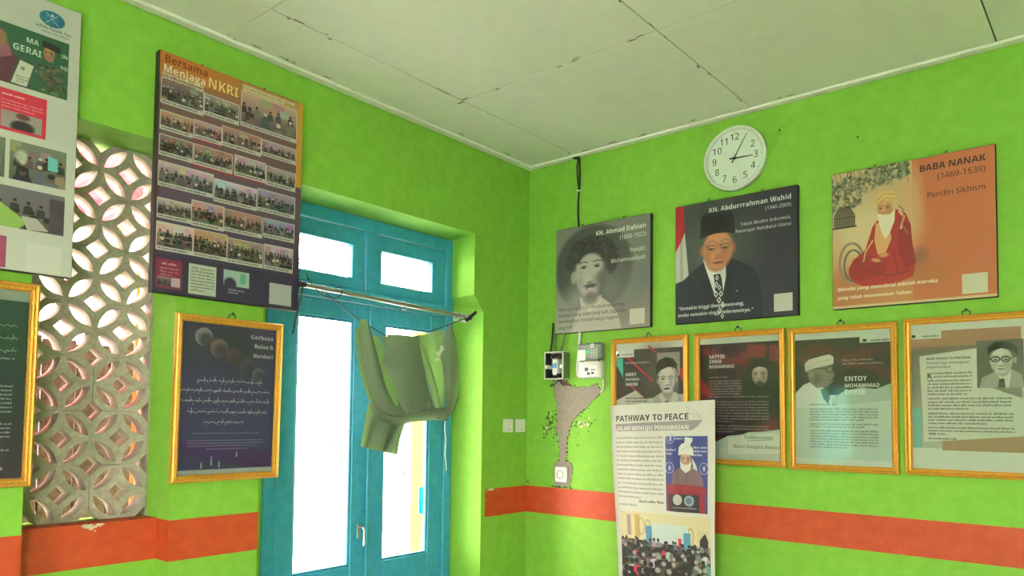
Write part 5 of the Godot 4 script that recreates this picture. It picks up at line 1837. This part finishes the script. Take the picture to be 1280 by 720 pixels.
func make_cloth():
	var o := base("hanging_cloth", Vector3.ZERO)
	tag(o, "green cloth slung in folds over the cord in front of the door", "cloth")
	var outer := [[1.312, 1.938], [1.324, 1.9], [1.316, 1.826], [1.294, 1.706], [1.246, 1.585], [1.178, 1.512], [1.11, 1.492], [1.06, 1.5]]
	var inner := [[1.292, 1.937], [1.262, 1.863], [1.215, 1.74], [1.175, 1.63], [1.12, 1.55], [1.07, 1.527], [1.04, 1.53]]
	var b_left := [[1.17, 1.884], [1.178, 1.83], [1.2, 1.735], [1.15, 1.69], [1.12, 1.62], [1.085, 1.55], [1.05, 1.515]]
	var b_right := [[0.982, 1.889], [0.955, 1.8], [0.925, 1.7], [0.9, 1.6], [0.93, 1.54], [0.99, 1.512]]
	var c_left := [[0.985, 1.885], [0.99, 1.8], [0.985, 1.7], [0.965, 1.6], [0.95, 1.5]]
	var c_right := [[0.975, 1.889], [0.946, 1.78], [0.898, 1.673], [0.851, 1.585], [0.83, 1.5]]
	var e_left := [[0.975, 1.889], [0.93, 1.77], [0.885, 1.65], [0.845, 1.56], [0.82, 1.49]]
	var e_right := [[0.936, 1.904], [0.886, 1.818], [0.83, 1.72], [0.806, 1.654], [0.772, 1.565], [0.756, 1.48]]
	var p_left := [[0.75, 1.97], [0.79, 1.9], [0.815, 1.83], [0.79, 1.74], [0.775, 1.62], [0.757, 1.49]]
	var p_right := [[0.738, 1.972], [0.716, 1.957], [0.683, 1.926], [0.656, 1.8], [0.653, 1.683], [0.667, 1.579], [0.754, 1.478]]
	var st := tool_()
	drape(st, outer, inner, 0.075, 0.105, 0.03, 0.6, 0.006)           # left swag
	build(st, "left_swag", M.cloth, o)
	st = tool_()
	drape(st, b_left, b_right, 0.1, 0.105, 0.03, 1.0, 0.006)          # broad pointed fall
	drape(st, c_left, c_right, 0.07, 0.075, 0.02, 1.5, 0.01)          # folds beside it
	build(st, "front_fall", M.cloth, o)
	st = tool_()
	drape(st, e_left, e_right, 0.08, 0.06, 0.02, 0.8, 0.006)          # narrow fall
	drape(st, p_left, p_right, 0.085, 0.06, 0.045, 1.2, 0.012)        # right fall
	build(st, "right_fall", M.cloth, o)
	st = tool_()
	drape(st, [[1.322, 1.9], [1.31, 1.82], [1.29, 1.7], [1.24, 1.58], [1.17, 1.5]], [[1.18, 1.875], [1.12, 1.8], [1.03, 1.7], [0.98, 1.6], [0.95, 1.5]], 0.05, 0.045, -0.03, 1.4, 0.014)
	drape(st, [[0.945, 1.895], [0.9, 1.82], [0.85, 1.72], [0.8, 1.6], [0.77, 1.49]], [[0.73, 1.955], [0.72, 1.9], [0.71, 1.8], [0.71, 1.65], [0.745, 1.49]], 0.045, 0.03, -0.02, 1.8, 0.014)
	drape(st, [[1.16, 1.88], [1.12, 1.8], [1.08, 1.7], [1.05, 1.6], [1.04, 1.5]], [[0.96, 1.89], [0.92, 1.8], [0.87, 1.7], [0.83, 1.6], [0.8, 1.5]], 0.04, 0.035, -0.01, 1.3, 0.01)
	build(st, "back_fall", M.cloth, o)
	st = tool_()
	drape(st, [[1.25, 1.59], [1.178, 1.525], [1.11, 1.508], [1.041, 1.522], [0.95, 1.54], [0.834, 1.55], [0.77, 1.545], [0.662, 1.6]], [[1.243, 1.56], [1.198, 1.494], [1.123, 1.455], [1.039, 1.457], [0.968, 1.472], [0.894, 1.476], [0.817, 1.485], [0.754, 1.477], [0.691, 1.515], [0.661, 1.595]], 0.075, 0.06, 0.04, 0.9, 0.006, 10, 44)
	build(st, "gathered_hem", M.cloth, o)
	st = tool_()
	drape(st, [[1.235, 1.55], [1.262, 1.442], [1.279, 1.36]], [[1.0, 1.47], [1.036, 1.388], [1.05, 1.312]], 0.05, 0.045, 0.02, 2.2, 0.02, 28, 16)
	drape(st, [[1.225, 1.53], [1.245, 1.44], [1.255, 1.365]], [[1.01, 1.47], [1.045, 1.388], [1.06, 1.325]], 0.03, 0.028, 0.01, 1.6, 0.008, 28, 16)
	build(st, "hanging_tail", M.cloth, o)
	st = tool_()
	var rng := RandomNumberGenerator.new()
	rng.seed = 5
	for i in 16:
		var t := i / 15.0
		var c := Vector3(0.095, lerpf(1.85, 1.79, t) + rng.randf_range(-0.012, 0.012), lerpf(0.80, 0.845, t) + rng.randf_range(-0.012, 0.01))
		var pts := []
		for k in 7:
			pts.append(c + Vector3(0.003 * sin(k * 2.0), 0.008 * sin(k * TAU / 6), 0.008 * cos(k * TAU / 6)))
		tube(st, pts, 0.0018, 5, false)
	var lace := build(st, "lace_edge", M.lace, o)
	lace.set_meta("kind", "stuff")
	st = tool_()
	var pts := []
	for i in 15:
		var t := i / 14.0
		pts.append(Vector3(0.07, lerpf(1.478, 1.225, t), lerpf(0.752, 0.742, t) + 0.004 * sin(t * 12.0)))
	tube(st, pts, 0.0022, 6)
	build(st, "loose_thread", M.lace, o)


func make_details():
	var wall := get_node("wall_right")
	# cement patch where the conduits were chased in
	var raw := [[0.19, 1.701], [0.2, 1.735], [0.27, 1.732], [0.309, 1.685], [0.365, 1.675], [0.435, 1.678], [0.494, 1.695], [0.515, 1.664], [0.526, 1.646], [0.505, 1.624], [0.463, 1.593], [0.426, 1.558], [0.393, 1.535], [0.366, 1.513], [0.334, 1.481], [0.317, 1.444], [0.307, 1.399], [0.296, 1.353], [0.291, 1.308], [0.291, 1.258], [0.319, 1.25], [0.336, 1.229], [0.336, 1.197], [0.326, 1.169], [0.32, 1.112], [0.208, 1.108], [0.201, 1.19], [0.207, 1.236], [0.241, 1.26], [0.24, 1.329], [0.233, 1.397], [0.227, 1.42], [0.205, 1.415], [0.221, 1.466], [0.226, 1.512], [0.226, 1.558], [0.214, 1.604], [0.202, 1.65]]
	var rng := RandomNumberGenerator.new()
	rng.seed = 21
	var o := PackedVector2Array()
	for i in raw.size():
		var a := Vector2(raw[i][0], raw[i][1])
		var b := Vector2(raw[(i + 1) % raw.size()][0], raw[(i + 1) % raw.size()][1])
		for k in 4:
			o.append(a.lerp(b, k / 4.0) + Vector2(rng.randf_range(-0.0038, 0.0038), rng.randf_range(-0.0038, 0.0038)))
	var st := tool_()
	slab(st, o, 0.0, 0.0025)
	build(st, "cement_patch", M.wall_grey, wall)
	st = tool_()
	for v in o:
		if rng.randf() < 0.6:
			var r := rng.randf_range(0.0015, 0.0048)
			var fl := PackedVector2Array()
			for k in 7:
				fl.append(v + Vector2(cos(k * TAU / 7) * r * rng.randf_range(0.4, 1.4), sin(k * TAU / 7) * r * rng.randf_range(0.4, 1.4)))
			slab(st, fl, 0.0, 0.0032)
	var rim := build(st, "patch_edge", M.stain, wall)
	rim.set_meta("kind", "stuff")
	# dark flecks of mould and flaked paint round the patch
	for layer in [[M.stain, "mould_fleck", 0.0, [[0.175, 1.479, 0.022, 0.03, 70], [0.15, 1.43, 0.02, 0.03, 26], [0.389, 1.477, 0.03, 0.022, 34], [0.425, 1.565, 0.014, 0.014, 22], [0.464, 1.478, 0.012, 0.01, 6], [0.228, 1.397, 0.02, 0.02, 16], [0.184, 1.688, 0.01, 0.008, 10], [0.33, 1.68, 0.03, 0.006, 14], [0.37, 1.33, 0.01, 0.01, 2], [0.215, 1.56, 0.008, 0.05, 18], [0.27, 1.106, 0.06, 0.003, 22], [0.24, 1.3, 0.004, 0.05, 14], [0.298, 1.34, 0.004, 0.06, 14], [0.01, 1.125, 0.008, 0.012, 10]], 0.0016], [M.stain_pale, "flaked_paint", 0.0, [[0.385, 1.475, 0.02, 0.014, 14], [0.16, 1.46, 0.03, 0.03, 10]], 0.0012]]:
		st = tool_()
		for cl in layer[3]:
			for i in cl[4]:
				var c := Vector2(cl[0] + rng.randfn() * cl[2], cl[1] + rng.randfn() * cl[3])
				if c.x < 0.004:
					continue
				var r := rng.randf_range(0.0015, 0.0055)
				if layer[1] == "flaked_paint":
					r *= 2.2
				var fl := PackedVector2Array()
				for k in 7:
					fl.append(c + Vector2(cos(k * TAU / 7) * r * rng.randf_range(0.4, 1.3), sin(k * TAU / 7) * r * rng.randf_range(0.4, 1.3)))
				slab(st, fl, 0.0, layer[4])
		var m := build(st, layer[1], layer[0], wall)
		m.set_meta("kind", "stuff")
	# bare nails left in the wall
	for p in [[1.516, 2.869], [1.862, 2.752], [0.187, 1.69], [0.318, 1.689]]:
		st = tool_()
		lathe(st, Vector3(p[0], p[1], 0.0), [[0.0, 0.012], [0.004, 0.011], [0.004, 0.009], [0.002, 0.009], [0.002, 0.0]], 8)
		build(st, "nail", M.dark_steel, wall)


func _ready():
	# ---- camera: matched to the room's two vanishing points, lens shifted upwards
	var cam := Camera3D.new()
	cam.name = "camera"
	cam.near = 0.05
	cam.far = 200.0
	cam.projection = Camera3D.PROJECTION_FRUSTUM
	cam.size = 0.05 * 720.0 / 930.0
	cam.frustum_offset = Vector2(0.0, 0.05 * 120.0 / 930.0)
	cam.transform = Transform3D(Basis(Vector3(0.76558, 0.011621, -0.643236), Vector3(0.020058, 0.99892, 0.04192), Vector3(0.643028, -0.044995, 0.764519)), Vector3(2.781471, 1.5, 3.448627))
	add_child(cam)
	cam.current = true

	# ---- bright overcast sky: the daylight that comes in by the doors, the windows and the breeze blocks
	var env := Environment.new()
	var sky := Sky.new()
	var air := ProceduralSkyMaterial.new()
	air.sky_top_color = col(240, 240, 242)
	air.sky_horizon_color = col(255, 244, 228)
	air.ground_bottom_color = col(200, 198, 190)
	air.ground_horizon_color = col(235, 232, 225)
	sky.sky_material = air
	env.background_mode = Environment.BG_SKY
	env.sky = sky
	env.background_energy_multiplier = SKY
	env.tonemap_mode = Environment.TONE_MAPPER_LINEAR
	env.tonemap_exposure = EXPOSURE
	env.sdfgi_enabled = true
	env.ssao_enabled = true
	env.ssil_enabled = true
	var we := WorldEnvironment.new()
	we.name = "world"
	we.environment = env
	add_child(we)

	# high sun from behind the camera: it lights the courtyard and falls on the floor under the back window
	var sun := DirectionalLight3D.new()
	sun.name = "sun"
	sun.light_color = col(255, 246, 228)
	sun.light_energy = SUN
	sun.light_angular_distance = 0.6
	sun.shadow_enabled = true
	sun.sky_mode = DirectionalLight3D.SKY_MODE_LIGHT_ONLY
	sun.basis = Basis.looking_at(Vector3(-0.06, -0.85, -0.5), Vector3.UP)
	add_child(sun)

	for f in [["bold", "Droid Sans", 700], ["plain", "Droid Sans", 400], ["serif", "Droid Serif", 700], ["serif_plain", "Droid Serif", 400]]:
		var sf := SystemFont.new()
		sf.font_names = PackedStringArray([f[1]])
		sf.font_weight = f[2]
		F[f[0]] = sf.get_rids()[0]
		F[f[0] + "_keep"] = sf

	make_materials()
	make_room()
	make_doors()
	make_grille()
	make_outside()
	make_right_wall_things()
	make_left_wall_things()
	make_details()
